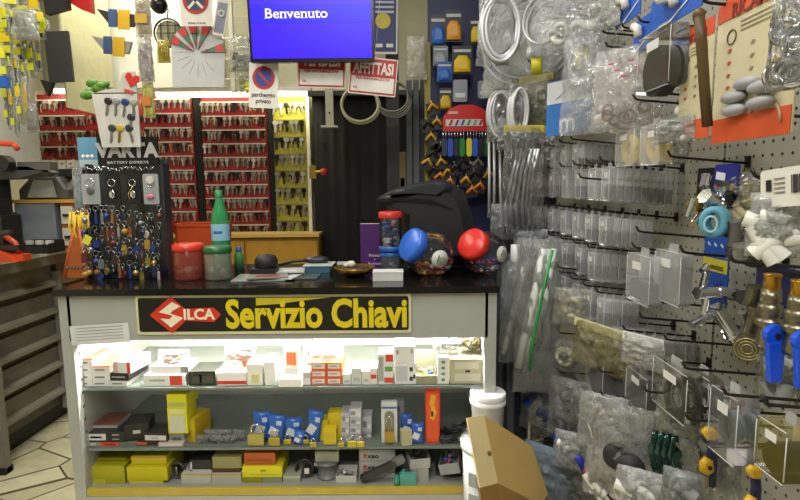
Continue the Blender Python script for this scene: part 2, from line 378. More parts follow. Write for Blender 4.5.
# upper shelf, left stacks
for x0, x1, n, nm in ((75.5, 92, 4, 'far left'), (92.5, 109.5, 3, 'second')):
    z = S1
    for k in range(n):
        red = (k == n-1)
        z = carton(f'small {"red-topped white" if red else "white"} key box, {["bottom", "second up", "third up", "topmost"][k if k < n-1 or n == 4 else 3]} of the {nm} stack on the upper shelf', x0, x1, 388-7.2*(k+1), F, z, .13, Wt, [TX]+([(.0, 1, .9, 1, '#c8392c')] if red else []), lid='#c9503f' if red else None, name='key_blank_box')
z = carton('white key box lying under the black one on the upper shelf', 110, 127, 381, F, S1, .13, Wt, [TX], name='key_blank_box')
z = carton('black key box with grey print between two white ones, upper shelf left', 110.5, 130, 373.5, F, z, .13, '#232323', [(.1, .8, .4, .6, '#9a9a9a')], name='key_blank_box', rz=-4)
carton('white box with red end lying on the black key box', 114, 133, 362, F, z, .12, Wt, [(.0, .25, .0, 1, '#c9a8a0'), (.8, 1, 0, 1, '#d8382c')], rz=-8, name='key_blank_box', lid='#e8e4dc')
z = carton('flat white box with red corner and round emblem, upper shelf', 144, 185, 375, F, S1, .12, '#ece9e2', [(.62, .92, .05, .9, '#d4402c'), (.12, .5, .4, .6, '#a9b09f')], name='lock_box')
carton('white box with small black blocks beside the red corner, on the flat white box', 150, 188, 366, F+.01, z, .09, '#efece6', [(.8, 1, .1, .9, '#8b8b88')], name='lock_box')
carton('flat black box printed with a key on the upper shelf', 188.5, 215, 371.5, F, S1, .11, '#23251f', [(.08, .92, .15, .85, '#4c4c3e'), (.4, .48, .2, .8, '#c9c9b8'), (.15, .85, .68, .74, '#c9c9b8')], name='lock_box', edge='#b0aca4')
z = carton('white box with a red stripe along its foot, upper shelf', 216.5, 246, 372.5, F, S1, .13, '#f0ece4', [(0, 1, .08, .35, '#d23a2a')], name='lock_box')
carton('tall white carton with yellow square behind the red striped box', 246.5, 262, 364, F, S1, .1, '#f1eee2', [(.3, .8, .1, .5, '#dcd48e')], name='lock_box')
carton('slim white carton leaning beside the yellow square one, upper shelf', 262.5, 273, 362, F, S1, .1, '#ebe9e1', rz=7, name='lock_box')
carton('white blister card with three orange plugs standing on upper shelf', 283, 299, 347, F+.02, S1, .02, '#d9d7d0', [(.2, .4, .5, .85, '#e0662a'), (.42, .6, .5, .85, '#e0662a'), (.62, .82, .5, .85, '#e0662a'), (.1, .9, .1, .4, '#a9a9a4')], name='blister_card', rz=-10)
carton('low white packet lying before the orange plug card', 279, 302, 379, F-.02, S1, .05, '#e9e7de', name='packet')
carton('small white box with grey face beside the orange and white stack', 302.5, 310, 372, F, S1, .1, '#e4e0da', [(.1, .9, .5, .9, '#b8aea8')], name='lock_box')
for ci, (x0, x1) in enumerate(((311, 326), (326.5, 341.5))):
    z = S1
    for k in range(3):
        z = carton(f'orange edged white box, {["bottom", "middle", "top"][k]} of the {["left", "right"][ci]} column on the upper shelf', x0, x1, 385.5-7.6*(k+1), F, z, .12, '#e06a3c', [(.1, .9, .2, .82, '#eae4dc'), (.2, .7, .45, .6, '#b8968a')], name='cylinder_box')
carton('plain white box with grey print lying across the orange edged boxes', 319, 341, 353, F+.02, z, .1, '#efeeec', [(.15, .7, .4, .6, '#9ba2a0')], name='cylinder_box', rz=5)
x = 342.5
for k, (w, top, cc) in enumerate(((8, 374, '#dcdcd4'), (10, 368, '#cfd0c9'), (8, 371, '#e2ddd2'))):
    carton(f'small {["plain white", "speckled grey", "cream"][k]} box in the middle of the upper shelf', x, x+w, top, F, S1, .08, cc, [(.2, .8, .2, .4, '#a9ada4')], name='small_box'); x += w+.6
carton('small white box with red label left of the green marked one', 370, 377, 368, F, S1, .08, '#e9ddd6', [(.1, .9, .35, .6, '#cf4a38')], name='small_box')
carton('white and red carton with green oval on the upper shelf', 378, 393, 354, F, S1, .08, '#e7e5e0', [(.5, 1, .75, 1, '#d84a30'), (.45, .95, .42, .58, '#6fa053'), (.4, 1, .05, .22, '#d84a30'), (.02, .35, .1, .9, '#a8aaa6')], name='lock_box')
z = carton('white box patterned with small grey drawings, upper shelf', 394.5, 416, 363, F, S1, .12, '#e4e4e2', [(.05, .6, .15, .85, '#c4c6c8'), (.7, .85, .15, .35, '#333336'), (.7, .85, .6, .8, '#333336'), (.86, .97, .25, .45, '#333336')], name='lock_box')
carton('plain white box lying on the patterned one', 394.5, 415, 346, F, z, .12, '#f1f0ec', [(.1, .2, .5, .75, '#8a8c8a'), (.8, .88, .55, .8, '#8a8c8a')], name='lock_box')
def openbin(label, x0, x1, top, Y, base, dep, col, bits, rz=0, back=None, ry=0):
    L, Rr = PY(x0, top, Y), PY(x1, top, Y); w = Rr.x-L.x; h = PY((x0+x1)/2, top, Y).z-base; m = c(col, .6)
    t = thing('open_box', label, 'box', ((L.x+Rr.x)/2, Y+dep/2, base), rz, ry=ry)
    b = MB(); q = .002; hb = back or h
    b.box((0, 0, q), (w, dep, q), m); b.box((0, -dep/2, h*.5), (w, q, h), m)
    for s in (-1, 1): b.box((s*w/2, 0, h*.5), (q, dep, h), m)
    b.box((0, dep/2, hb*.5), (w, q, hb), m); b.build('tray', t)
    for k, cc in enumerate(bits):
        b = MB(); g = random.Random(k+int(x0))
        b.tube([(g.uniform(-.35, .35)*w, g.uniform(-.3, .3)*dep, h*.55+.006*k/2), (g.uniform(-.35, .35)*w, g.uniform(-.3, .3)*dep, h*1.02+.003*k)], .006, c(cc, .35)); b.build('fitting', t)
    return t
openbin('open olive box holding yellow and blue fuses on the upper shelf', 416.5, 437, 376, F, S1, .1, '#9a977a', ['#c9b93a', '#2e58b4', '#e8e8e0', '#d6d6cc', '#cfc04a', '#c8ccc8'], back=PY(427, 352, F+.1).z-S1+.01)
carton('white card with four green dots standing on upper shelf', 437.5, 449, 357, F, S1, .03, '#e9e8e0', [(.35, .65, .1+.22*k, .2+.22*k, '#4c8b6c') for k in range(4)], name='blister_card')
z = carton('beige slotted carton with two white labels, upper shelf right', 450.5, 486, 359, F, S1, .14, '#b9b394', [(.12, .85, .1, .4, '#cfcdb8'), (.12, .8, .6, .86, '#cfcdb8'), (.42, .56, .46, .54, '#1c1b18')], name='parts_carton')
def clearbag(name, label, cat, loc, w, h, d, seed, fc='#e8ecee', fa=.34, rz=0, header=None, parts=None, group=None, rx=0, ry=0):
    t = thing(name, label, cat, loc, rz, group, rx, ry)
    b = MB(); b.sheet(w, h, d, seed, film(fc, fa), top=0); b.build('plastic_film', t)
    if header:
        b = MB(); b.box((0, 0, -.012), (w*.92, .003, .03), c(header, .5)); b.build('header_card', t)
    if parts: parts(t, w, h, d)
    return t
def bits(m1, n=8, r=.008, seed=1, shape='cyl', low=.55):
    def f(t, w, h, d):
        g = random.Random(seed)
        for k in range(n):
            b = MB(); x = g.uniform(-.32, .32)*w; z = -h*(low+g.uniform(0, .92-low)); y = g.uniform(-.2, .2)*d
            if shape == 'cyl':
                a = g.uniform(0, PI); b.cyl((x-r*1.6*math.cos(a), y, z-r*1.6*math.sin(a)), (x+r*1.6*math.cos(a), y, z+r*1.6*math.sin(a)), r, m1, 12)
            elif shape == 'ring': b.torus((x, y, z), r*1.6, r*.5, m1, n=18)
            else: b.ball((x, y, z), r, m1, 10)
            b.build('fitting', t)
    return f
def rings(m1, n=3, Rr=.02, r=.006, z=.6, dx=None):
    def f(t, w, h, d):
        for k in range(n):
            b = MB(); x = (k-(n-1)/2)*(dx if dx is not None else w*.7/n); b.torus((x, (k-1)*d*.12, -h*z), Rr, r, m1, n=24, k=10); b.build('ring', t)
    return f
def hosecoil(m1, n=5, r=.006, Rx=.5, Rz=.42, zc=.5):
    def f(t, w, h, d):
        b = MB(); g = random.Random(n+int(w*1000))
        for k in range(n):
            b.torus((g.uniform(-.012, .012), (k-(n-1)/2)*d/n*.8, -h*zc+g.uniform(-.014, .014)), 1, r, m1, n=40, k=8, sx=w*Rx*(.95-.07*(k % 3)), sz=h*Rz*(.97-.06*(k % 3)))
        b.build('coiled_hose', t)
    return f
pz = PY(455, 337, F+.04)
clearbag('parts_bag', 'white puffy plastic bag over the green dotted card, upper shelf', 'bag', (PY(447, 336, F).x, F+.05, zh-.015), .1, .085, .05, 31, '#f0f0ea', .8)
clearbag('parts_bag', 'clear bag of beige fittings lying on the slotted carton', 'bag', (PY(474, 336, F).x, F+.06, z+.082), .085, .078, .06, 32, '#d8d2b8', .5, parts=bits(c('#b8a24a', .4), 7, .008, 4, low=.4))
clearbag('parts_bag', 'white crumpled bag with orange print heaped over the red striped box', 'bag', (PY(236, 355, F).x, F+.05, S1+.135), .13, .075, .06, 33, '#f4f1ea', .85, parts=bits(c('#d8662e', .5), 6, .006, 5, low=.5))
clearbag('parts_bag', 'white crumpled bag lying on the flat white boxes left', 'bag', (PY(167, 352, F).x, F+.055, S1+.12), .13, .058, .06, 34, '#f4f2ee', .85, parts=bits(c('#d8562e', .5), 4, .006, 8, low=.5))
clearbag('parts_bag', 'white bag standing in front of the lamp beside the orange plug card', 'bag', (PY(310, 350, F).x, F+.08, S1+.135), .09, .13, .05, 35, '#f2f0ea', .8)

# middle shelf
G = '#33312f'
z = carton('black and white flat box, lowest at the left end of the middle shelf', 82, 100, 442.5, F, S2, .1, '#8c8b86', [(0, .75, .2, .8, '#b5b4ae')], name='accessory_box')
carton('flat white and black box on top of the lowest left one', 83, 106, 432.5, F, z, .1, '#302f2d', [(.0, .98, .2, .85, '#c6c5c0'), (.3, .8, .4, .6, '#888888')], name='accessory_box')
z = carton('grey box with a bright orange patch, middle shelf', 100.5, 136, 442.5, F, S2, .1, '#6d7169', [(0, .5, 0, 1, '#e2512e'), (.12, .4, .3, .6, '#eb6a48')], name='accessory_box')
z = carton('black box with two small white prints, middle shelf', 106.5, 124, 432, F, z, .1, '#25221f', [(.3, .7, .65, .78, '#9a9088'), (.3, .7, .25, .35, '#9a9088')], name='accessory_box')
carton('reddish brown topped grey box over the black ones, middle shelf', 92, 117, 424, F+.03, z, .1, '#9fa09a', [(0, 1, .7, 1, '#7a4a3c')], name='accessory_box', lid='#6a3f34')
z = carton('dark brown box with orange oval, middle shelf front', 136.5, 157, 441.5, F, S2, .1, '#3a2a22', [(.0, .5, .25, .85, '#c46226')], name='accessory_box')
carton('tilted black box with white number print, middle shelf', 122, 145, 424, F+.01, z, .09, '#1d1b1a', [(.35, .65, .4, .6, '#b6b6b0')], rz=12, name='accessory_box')
carton('white ended black box beside the yellow tower', 145, 168, 433.5, F, z, .09, '#2b2826', [(0, .95, .1, .75, '#c9c6c0'), (.3, .6, .35, .5, '#888888')], rz=-4, name='accessory_box')
carton('small white and red packet under the yellow tower, middle shelf', 158, 183, 443, F-.01, S2, .05, '#b7aaa0', [(.05, .95, .2, .8, '#cfc8c0')], name='packet')
z = S2
z = carton('grey metal box under the tall yellow carton', 169, 184, 432.5, F+.01, z, .08, '#8f8f8b', [(.2, .8, .3, .6, '#55575a')], name='accessory_box')
YC = '#d2cc1a'
z = carton('tall yellow carton with white stickers, on the middle shelf', 167, 186.5, 408, F, z, .09, YC, [(.08, .88, .05, .7, '#c2c2ac'), (.08, .88, .76, .95, '#cfcf86')], name='yellow_carton')
carton('yellow carton with grey lid strip topping the tall one', 167, 187, 395, F, z, .1, YC, [(.05, .95, .1, .4, '#a8a860')], name='yellow_carton', rz=-3, lid='#ddd62a')
carton('yellow carton leaning behind the tall stickered one', 186, 198, 419, F+.03, S2, .1, '#c9a818', [(.1, .9, .5, .9, '#d0b830')], name='yellow_carton', rz=-14)
g = random.Random(3)
for k in range(6):
    cx = 202+k*7; pp = PY(cx, 440, F+.02)
    clearbag('key_packet', f'crumpled clear packet of keys, {ORD[k]} from the yellow tower, middle shelf', 'packet', (pp.x, F+.02+.02*(k % 2), S2+.030+.012*(k % 2)), .055, .030+.012*(k % 2), .03, 50+k, '#c8ccc6', .5, rz=g.uniform(-20, 20), parts=bits(STEEL, 3, .004, k, low=.4))
def padlock(label, px, w, Y, col='#b9a548', base=None, group=None):
    x = PY(px, 440, Y).x; t = thing('padlock', label, 'padlock', (x, Y, base or S2), 0, group)
    b = MB(); b.rrect((0, 0, w*.36), w, w*.72, w*.34, w*.1, c(col, .35, .7), inset=.002); b.build('lock_body', t)
    b = MB(); b.tube([(-w*.3, 0, w*.68), (-w*.3, 0, w*1.0)]+[(-w*.3*math.cos(PI*i/8), 0, w*1.0+w*.3*math.sin(PI*i/8)) for i in range(9)]+[(w*.3, 0, w*.68)], w*.06, CHROME, 8); b.build('shackle', t)
    return t
padlock('large brass padlock at the left end of the padlock row', 256.5, .062, F, '#b9ad62')
padlock('second brass padlock, beside the largest one', 274.5, .044, F-.005)
padlock('small brass padlock below the middle blue packet', 287.5, .03, F)
padlock('small brass padlock between blue packet and yellow boxes', 305.5, .028, F)
padlock('tiny brass padlock lying before the yellow boxes', 313, .026, F-.02)
padlock('small gold padlock before the grey box stacks, left one', 341, .024, F-.02, '#c2b048')
padlock('gold padlock before the grey box stacks, middle one', 352, .034, F-.022, '#c9b94a')
padlock('gold padlock before the grey box stacks, right one', 360.5, .03, F-.02, '#c9b94a')
def bluepack(label, x0, x1, top, Y, base, rz, ry=0, col='#2f62b8'):
    L, Rr = PY(x0, top, Y), PY(x1, top, Y); w = Rr.x-L.x; h = PY((x0+x1)/2, top, Y).z-base
    t = thing('blue_packet', label, 'packet', ((L.x+Rr.x)/2, Y, base), rz, ry=ry)
    b = MB(); b.puff([(-w/2, .004), (-w*.42, h*.5), (-w/2, h), (0, h*.97), (w/2, h), (w*.43, h*.5), (w/2, .002), (0, 0)], .03, c(col, .3)); b.build('pouch', t)
    b = MB(); b.box((-w*.1, -.0155, h*.42), (w*.5, .001, h*.3), c('#cfd4dc', .4), (0, .4, 0)); b.box((w*.2, -.0157, h*.75), (w*.3, .001, h*.16), c('#b9c8e4', .4)); b.build('printed_label', t)
bluepack('blue and white packet furthest left behind the large padlock', 253, 270, 411, F+.04, S2, 5)
bluepack('blue packet with white side stripe, second from the left', 266, 284, 414, F+.025, S2, -6, 4)
bluepack('blue and white packet in the middle of the blue row', 284, 302, 417, F+.035, S2, 4)
bluepack('low blue packet leaning on the small padlocks', 293, 304, 430, F+.005, S2, -8, 6)
bluepack('tilted blue packet reaching up beside the yellow boxes', 303, 319, 409, F+.03, S2, -6, 10)
for k, (x0, x1, top, dy, lb) in enumerate(((318, 329, 420, .03, 'left and rearmost'), (328, 341, 413, .03, 'tallest, upper right'), (323, 336, 428, .0, 'front and smallest'))):
    carton(f'yellow rounded box, {lb} of the three on the middle shelf', x0, x1, top, F+dy, S2, .05 if dy else .028, '#cdb915', [(.2, .8, .3, .7, '#c9a93a')], name='yellow_box')
gs = [(341, 349, 3, 0), (349.5, 361, 4, .0), (361.5, 371.5, 2, .03)]
for ci, (x0, x1, n, dy) in enumerate(gs):
    z = S2+ (0)
    for k in range(n):
        z = carton(f'small grey white box, {["bottom", "second", "third", "fourth"][k]} up in the {["left", "middle", "right"][ci]} stack of grey boxes', x0, x1, 447-(34 if ci < 2 else 30)/n*(k+1) - (4 if ci == 1 else 0), F+.02+dy, z, .07, ['#a5a5aa', '#bcbcc0', '#b1b1b5', '#c4c4c6'][k], [(.1, .5, .3, .7, '#82828c'), (.6, .9, .2, .5, '#d8d8da')], name='grey_box')
L = PY(381, 403, F); w_ = PY(397, 403, F).x-L.x; h_ = PY(389, 403, F).z-S2
t = thing('padlock_pack', 'tall white display pack with an arched window showing a padlock', 'package', (L.x+w_/2, F+.02, S2))
b = MB(); b.rrect((0, 0, h_/2), w_, h_, .02, .004, c('#cfd0d2', .5)); b.box((0, -.0105, h_*.86), (w_*.95, .001, h_*.05), c('#4a5f9a', .5)); b.build('card', t)
b = MB(); b.rrect((0, -.011, h_*.42), w_*.6, h_*.72, .002, w_*.28, c('#7d7c66', .4)); b.build('window', t)
b = MB(); b.rrect((0, -.016, h_*.16), w_*.62, h_*.28, .01, .004, c('#b79a45', .35, .6)); b.tube([(-.01, -.016, h_*.28), (-.01, -.016, h_*.6), (0, -.016, h_*.66), (.01, -.016, h_*.6), (.01, -.016, h_*.28)], .002, CHROME); b.build('lock', t)
carton('flat grey box standing behind the arched display pack', 394, 404, 401, F+.06, S2, .03, '#8d9198', [(.2, .6, .7, .85, '#5a5f70')], name='grey_box')
bluepack('dark blue net bag left of the red orange box', 400, 413, 413, F+.03, S2, 6, 0, '#274f9c')
bluepack('blue bag with white corner before the red orange box', 411, 424, 422, F+.005, S2, -5, 0, '#2a58ae')
carton('small cream carton lying at the foot of the blue bags', 401, 411, 431, F-.015, S2, .03, '#b9b48e', rz=18, name='small_box')
L = PY(425.5, 386, F); w_ = PY(440, 386, F).x-L.x; h_ = PY(433, 386.5, F).z-S2; h_ = min(h_, S1-.012-S2)
t = thing('lamp_box', 'tall red orange box with a yellow picture on its front, middle shelf', 'box', (L.x+w_/2, F+.03, S2))
b = MB(); b.box((0, 0, h_/2), (w_, .05, h_), c('#cf3a1e', .45)); b.box((0, -.0255, h_*.45), (w_*.8, .001, h_*.86), c('#e0552a', .45)); b.build('carton_body', t)
b = MB(); b.prism([(-.01, h_*.45), (.004, h_*.4), (.014, h_*.55), (.006, h_*.66), (.012, h_*.84), (-.006, h_*.86), (-.012, h_*.7), (-.004, h_*.6)], -.0275, -.026, c('#dcae2a', .4)); b.box((-.002, -.0278, h_*.52), (.008, .001, .02), BLACK); b.build('picture', t)
def plier(label, px, py, Y, rz, ry, base):
    p = PY(px, py, Y); t = thing('hand_tool', label, 'tool', (p.x, Y, base+.012), rz, ry=ry)
    b = MB(); b.tube([(-.07, 0, 0), (-.03, 0, .012), (0, 0, .006)], .006, c('#1f2124', .4)); b.build('handle', t)
    b = MB(); b.tube([(-.07, .006, .014), (-.03, .004, -.004), (0, 0, .006)], .006, c('#1f2124', .4)); b.build('handle', t)
    b = MB(); b.tube([(0, 0, .006), (.03, 0, .01), (.05, 0, .006)], .008, STEEL, r1=.003); b.build('jaw', t)
for k, (px, py, dy, rz, ry, dz) in enumerate(((458, 436, 0, 8, 0, .0), (462, 428, .03, -10, -4, .02), (470, 420, .05, 14, -8, .045), (455, 431, .06, -3, 0, 0))):
    plier(f'dark handled tool, {["front and lowest", "second from the front", "uppermost and tilted", "rearmost"][k]} at the right end of the middle shelf', px, py, F+dy, rz, ry, S2+dz)

# bottom of the case
z = carton('wide olive yellow carton in shadow at the far left bottom', 84, 124, 466, F+.0, S0, .16, '#a5a018', [(.0, .5, .0, .25, '#bdb82c')], name='yellow_carton')
carton('dull yellow carton lying on the wide one at the far left', 86, 126, 459, F+.04, z, .12, '#97921c', name='yellow_carton')
z = carton('flat yellow carton with pale label at the bottom of the second pile', 129, 163, 481, F, S0, .14, '#c2ba1e', [(0, .8, .15, .8, '#c9c56a')], name='yellow_carton')
z = carton('wide bright yellow carton in the middle of the second pile', 126.5, 167, 467.5, F, z, .15, '#c0b610', name='yellow_carton')
carton('orange lidded yellow carton topping the second pile', 131, 166, 456, F+.02, z, .12, '#c8bc1c', [(0, 1, .75, 1, '#c98a2a')], name='yellow_carton', lid='#8a9a2c')
b = MB(); t = thing('wire_bundle', 'bundle of dark wire beside the yellow cartons at the bottom', 'wire', (PY(174, 480, F).x, F+.03, S0+.001))
for k in range(4): b.torus((0, .006*k, .035), .03-.003*k, .003, c('#4a4a46', .4), n=22)
b.build('coils', t); b = MB(); b.box((0, .01, .035), (.006, .03, .03), STEEL); b.build('tie', t)
z = carton('long white notched box, left one at the case bottom', 181, 211, 474, F, S0, .1, '#bdb8ae', [(.0, 1, .86, 1, '#b5ae2a')], name='fitting_box')
carton('black tray with white rim on the left notched box', 190, 211, 460, F+.02, z, .08, '#2a2725', [(.0, 1, .0, .12, '#c9c9c4'), (.0, .08, 0, .8, '#c9c9c4')], name='fitting_box')
z = carton('long white notched box, right one at the case bottom', 211.5, 241, 474, F, S0, .1, '#b6b0a4', [(.0, 1, .86, 1, '#b5ae2a')], name='fitting_box')
z = carton('brown box between notched box and olive lid', 212, 240, 468.5, F+.01, z, .09, '#4a2e22', name='fitting_box')
carton('olive box topping the right notched box', 212, 241, 457, F+.01, z, .09, '#8f8a58', name='fitting_box')
z = carton('dark olive box beneath the bright yellow one at the case bottom', 242, 262, 477.5, F, S0, .12, '#8f8b1c', name='fitting_box')
carton('grey green box beneath the right half of the yellow one', 262.5, 282, 477.5, F, S0, .12, '#8c8f72', name='fitting_box')
z = carton('bright yellow flat box at the case bottom', 242, 282, 466.5, F, z, .12, '#d6cf1a', [(.45, .6, .5, .7, '#9aa018'), (.2, .9, .2, .3, '#b8bc2a')], name='yellow_carton')
carton('dark orange box lying on the bright yellow flat one', 244, 275, 453, F+.01, z, .1, '#b4581c', [(.1, .9, .3, .5, '#8f4416')], name='orange_box')
carton('green and white strip pack right of the yellow flat box', 283, 300, 476, F, S0, .07, '#9da08a', [(0, 1, .6, 1, '#b8bca6')], name='fitting_box')
for k, (px, r0) in enumerate(((303, .034), (311, .03))):
    t = thing('cable_coil', f'{["dark wire coil with tag beside the grey reel", "dark wire coil behind the first one"][k]}', 'cable', (PY(px, 480, F).x, F+.03+.04*k, S0+.001))
    b = MB()
    for q in range(4): b.torus((0, .007*q, r0+.03*k+.006), r0-.002*q, .0034, c('#36343a', .4), n=26)
    b.build('coil', t); b = MB(); b.box((.01, -.004, .03), (.018, .001, .022), WHITE); b.build('tag', t)
    if k: b = MB(); b.box((0, .01, .014), (.03, .04, .028), BLACK); b.build('base', t)
t = thing('wire_reel', 'grey reel with pale upper rim at the case bottom', 'reel', (PY(326, 480, F).x, F+.05, S0+.001))
b = MB(); b.lathe([(0, 0), (.042, 0), (.042, .006), (.036, .007), (.036, .055), (.044, .056), (.044, .062), (0, .062)], c('#6d7072', .4), 24); b.build('reel_body', t)
b = MB(); b.box((0, .0, .083), (.09, .03, .04), c('#a8ab94', .5)); b.build('top_box', t)
openbin('low white tray left of the three stacked grey boxes', 336, 356, 476, F, S0, .08, '#c9cbc2', ['#8d8f8c', '#d8d8d0'])
z = S0
for k in range(3):
    z = carton(f'grey carton with red and black lettering, {["bottom", "middle", "top"][k]} of the stack of three', 359, 395, 485-11.3*(k+1)-1.2, F+.03, z, .13, '#a9aaa6', [(.06, .98, .1, .9, '#b5b6b1')], name='lettered_carton')
    o = [q for q in bpy.data.objects if q.name.startswith('lettered_carton')][-1]
    x0 = PY(366, 470, F).x-o.location.x
    text('fi', .026, c('#c23a32', .5), o, (x0-.006, -.0665, .02), sx=1.1, bold=.0008); text('xeo', .026, c('#3a3c40', .5), o, (x0+.026, -.0665, .02), sx=1.1, bold=.0008)
t = thing('dark_profile', 'black plastic profile leaning diagonally before the grey cartons', 'profile', (PY(362, 484, F).x, F-.005, S0+.008), 0, ry=-26)
b = MB(); b.rrect((.075, 0, .008), .15, .028, .02, .008, c('#26272a', .35), inset=.003); b.build('bar', t); b = MB(); b.rrect((.16, .0, .012), .05, .03, .016, .01, c('#6a6c6c', .3)); b.build('tip', t)
for k, (px, h, cc, lb) in enumerate(((397, .04, '#2f8f78', 'short green capped bottle'), (403.5, .055, '#8fa8a4', 'clear glue bottle with green cap'))):
    t = thing('glue_bottle', lb+' before the grey cartons', 'bottle', (PY(px, 480, F-.012).x, F+.0-.012*(1-k)-.01, S0+.001))
    b = MB(); b.lathe([(0, 0), (.011, 0), (.011, h*.7), (.005, h*.8)], c(cc, .3), 16); b.build('bottle_body', t)
    b = MB(); b.lathe([(.006, h*.78), (.006, h), (0, h*1.02)], c('#1f8a72', .4), 14); b.build('cap', t)
carton('flat teal packet at the foot of the case', 400, 416, 474.5, F-.03, S0, .02, '#4c9a90', name='packet')
z = carton('pale grey box under the open screw box', 411, 428.5, 469, F, S0, .1, '#a3a49f', name='fitting_box')
openbin('open grey box full of dark screws on the pale grey box', 408, 428, 459, F, z, .1, '#a9aaa5', ['#3a3630', '#4a463e', '#5a564a', '#2b2926', '#454239', '#3b3832'], rz=10, back=.036)
p = PY(455, 478, F); openbin('tilted grey tray with red and blue caps at the case right end', 444, 464, 464, F-.01, S0+.035, .12, '#8f9192', ['#d8401c', '#2a4ab0', '#9aa0a4', '#7f8488', '#3a5ab8'], rz=-12, ry=-14)
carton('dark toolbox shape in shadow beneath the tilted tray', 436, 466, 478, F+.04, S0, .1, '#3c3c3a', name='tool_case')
# ------------------------------------------------------------------ back of the shop: key boards
YKB = 4.12
RED = c('#8f1216', .45, noise=.08, ns=6)
def keymesh(seed, heavy=False):
    g = random.Random(seed); hc = g.choice(['#8f8a7c', '#84837e', '#a08850', '#6d6b66', '#232224', '#a8a396', '#7c6c46'])
    b = MB(); m = c(hc, .35, .6 if hc != '#2b2a2c' else 0)
    w = .012; pts = [(w*math.cos(2*PI*i/8)*1.0, -.012+w*math.sin(2*PI*i/8)) for i in range(8)]
    b.prism(pts, -.003, .003, m)
    b.prism([(-.004, -.02), (.004, -.02), (.004, -.035), (.006, -.04), (.0035, -.046), (.005, -.053), (0, -.062), (-.004, -.058)], -.002, .002, m)
    return b
keyproto = []
def board(label, x0, x1, y0, y1, pm, nm='key_board'):
    a, d = PY(x0, y0, YKB), PY(x1, y1, YKB); ym = (y0+y1)/2; a.x = PY(x0, ym, YKB).x; d.x = PY(x1, ym, YKB).x
    t = thing(nm, label, 'key board', ((a.x+d.x)/2, YKB, d.z), 0)
    w, h = d.x-a.x, a.z-d.z
    b = MB(); b.box((0, 0, h/2), (w, .03, h), pm); b.build('panel', t)
    return t, a.x, d.x, a.z, d.z
keycount = 0
def keys(x0, x1, zt, nrow, pitch, ncol, board_name, grp, railm, t, big=1.0, skip=None):
    global keycount
    for r in range(nrow):
        z = zt-.05-r*pitch
        b = MB(); b.box((0, -.022, 0), (x1-x0-.02, .012, .009), railm); b.build('hook_rail', t, ((x0+x1)/2-t.location.x, 0, z+.006-t.location.z))
        for k in range(ncol):
            x = x0+.025+(x1-x0-.05)*k/(ncol-1)
            if skip and skip(r, k): continue
            if rnd.random() < .06: continue
            lab = f'key blank in the {ORD[r]} row down, {board_name}'
            i = rnd.randrange(len(keyproto)) if len(keyproto) >= 8 else -1
            if i < 0:
                o = keymesh(100+len(keyproto)).build('key_blank'); keyproto.append(o.data)
            else:
                o = link(bpy.data.objects.new('key_blank', keyproto[i]))
            o.location = (x, YKB-.032-rnd.random()*.012, z); o.rotation_euler = (0, R(rnd.uniform(-9, 9)), R(rnd.uniform(-35, 35))); s_ = rnd.uniform(1.0, 1.3)*big; o.scale = (s_*1.25, 1.5, s_)
            tag(o, lab, 'key', f'{grp}, {ORD[r]} row'); keycount += 1
RAIL = c('#c9bfae', .4, .3)
tA, ax0, ax1, az1, az0 = board('wide red key board left of the pair, behind the keyring stand', 38, 196, 95, 232, RED)
keys(ax0, ax0+.42, az1, 4, .118, 9, 'left end of the wide red board', 'keys on the left end of the wide red board', RAIL, tA)
keys(ax1-.38, ax1, az1, 9, .108, 8, 'right end of the wide red board', 'keys on the right end of the wide red board', RAIL, tA)
tB, bx0, bx1, bz1, bz0 = board('narrower red key board in the middle of the back wall', 204, 269, 97, 236, RED)
keys(bx0, bx1, bz1, 10, .105, 12, 'narrower middle red board', 'keys on the middle red board', RAIL, tB)
tC, cx0, cx1, cz1, cz0 = board('yellow lit key board at the right of the row', 275, 307, 97, 234, c('#a89c26', .5, noise=.12), )
keys(cx0, cx1, cz1, 8, .13, 6, 'yellow lit board', 'keys on the yellow board', c('#8d8420', .4), tC, 1.25)
for k, (x0, x1, lb) in enumerate(((197, 203.5, 'black post between the two red key boards'), (269.5, 274.5, 'black post between the red and the yellow key board'), (307.5, 311, 'pale trim strip right of the yellow key board'))):
    a, d = PY(x0, 97, YKB-.02), PY(x1, 240, YKB-.02); a.x = PY(x0, 165, YKB-.02).x; d.x = PY(x1, 165, YKB-.02).x; b = MB(); b.box((0, 0, 0), (d.x-a.x, .07, a.z-.95), c('#d8d4bc', .5) if k == 2 else c('#0b0a0a', .95))
    tag(b.build('board_post', None, ((a.x+d.x)/2, YKB, (a.z+.95)/2)), lb, 'post')
for k, (x0, x1, py) in enumerate(((55, 101, 91.5), (157, 309, 95.5))):
    a, d = PY(x0, py, YKB-.06), PY(x1, py, YKB-.06)
    t = thing('strip_lamp', ['short glowing tube lamp over the left end of the key boards', 'long glowing tube lamp over the red and yellow key boards'][k], 'lamp', ((a.x+d.x)/2, YKB-.06, a.z))
    b = MB(); b.cyl((-(d.x-a.x)/2, 0, 0), ((d.x-a.x)/2, 0, 0), .016, c('#fff8dc', .5, noise=0, emit=7), 12); b.build('tube', t)
    b = MB(); b.box((0, .02, .035), (d.x-a.x+.03, .07, .03), WHITE); b.build('housing', t)
area('board_lamp_light', tuple(PY(160, 93, YKB-.12)), 1.9, 3.8, (1, .93, .7), (R(25), 0, 0), sy=.05)
area('board_lamp_light', tuple(PY(290, 99, YKB-.12)), .25, 1.6, (1, .95, .6), (R(25), 0, 0), sy=.05)
g = random.Random(77)
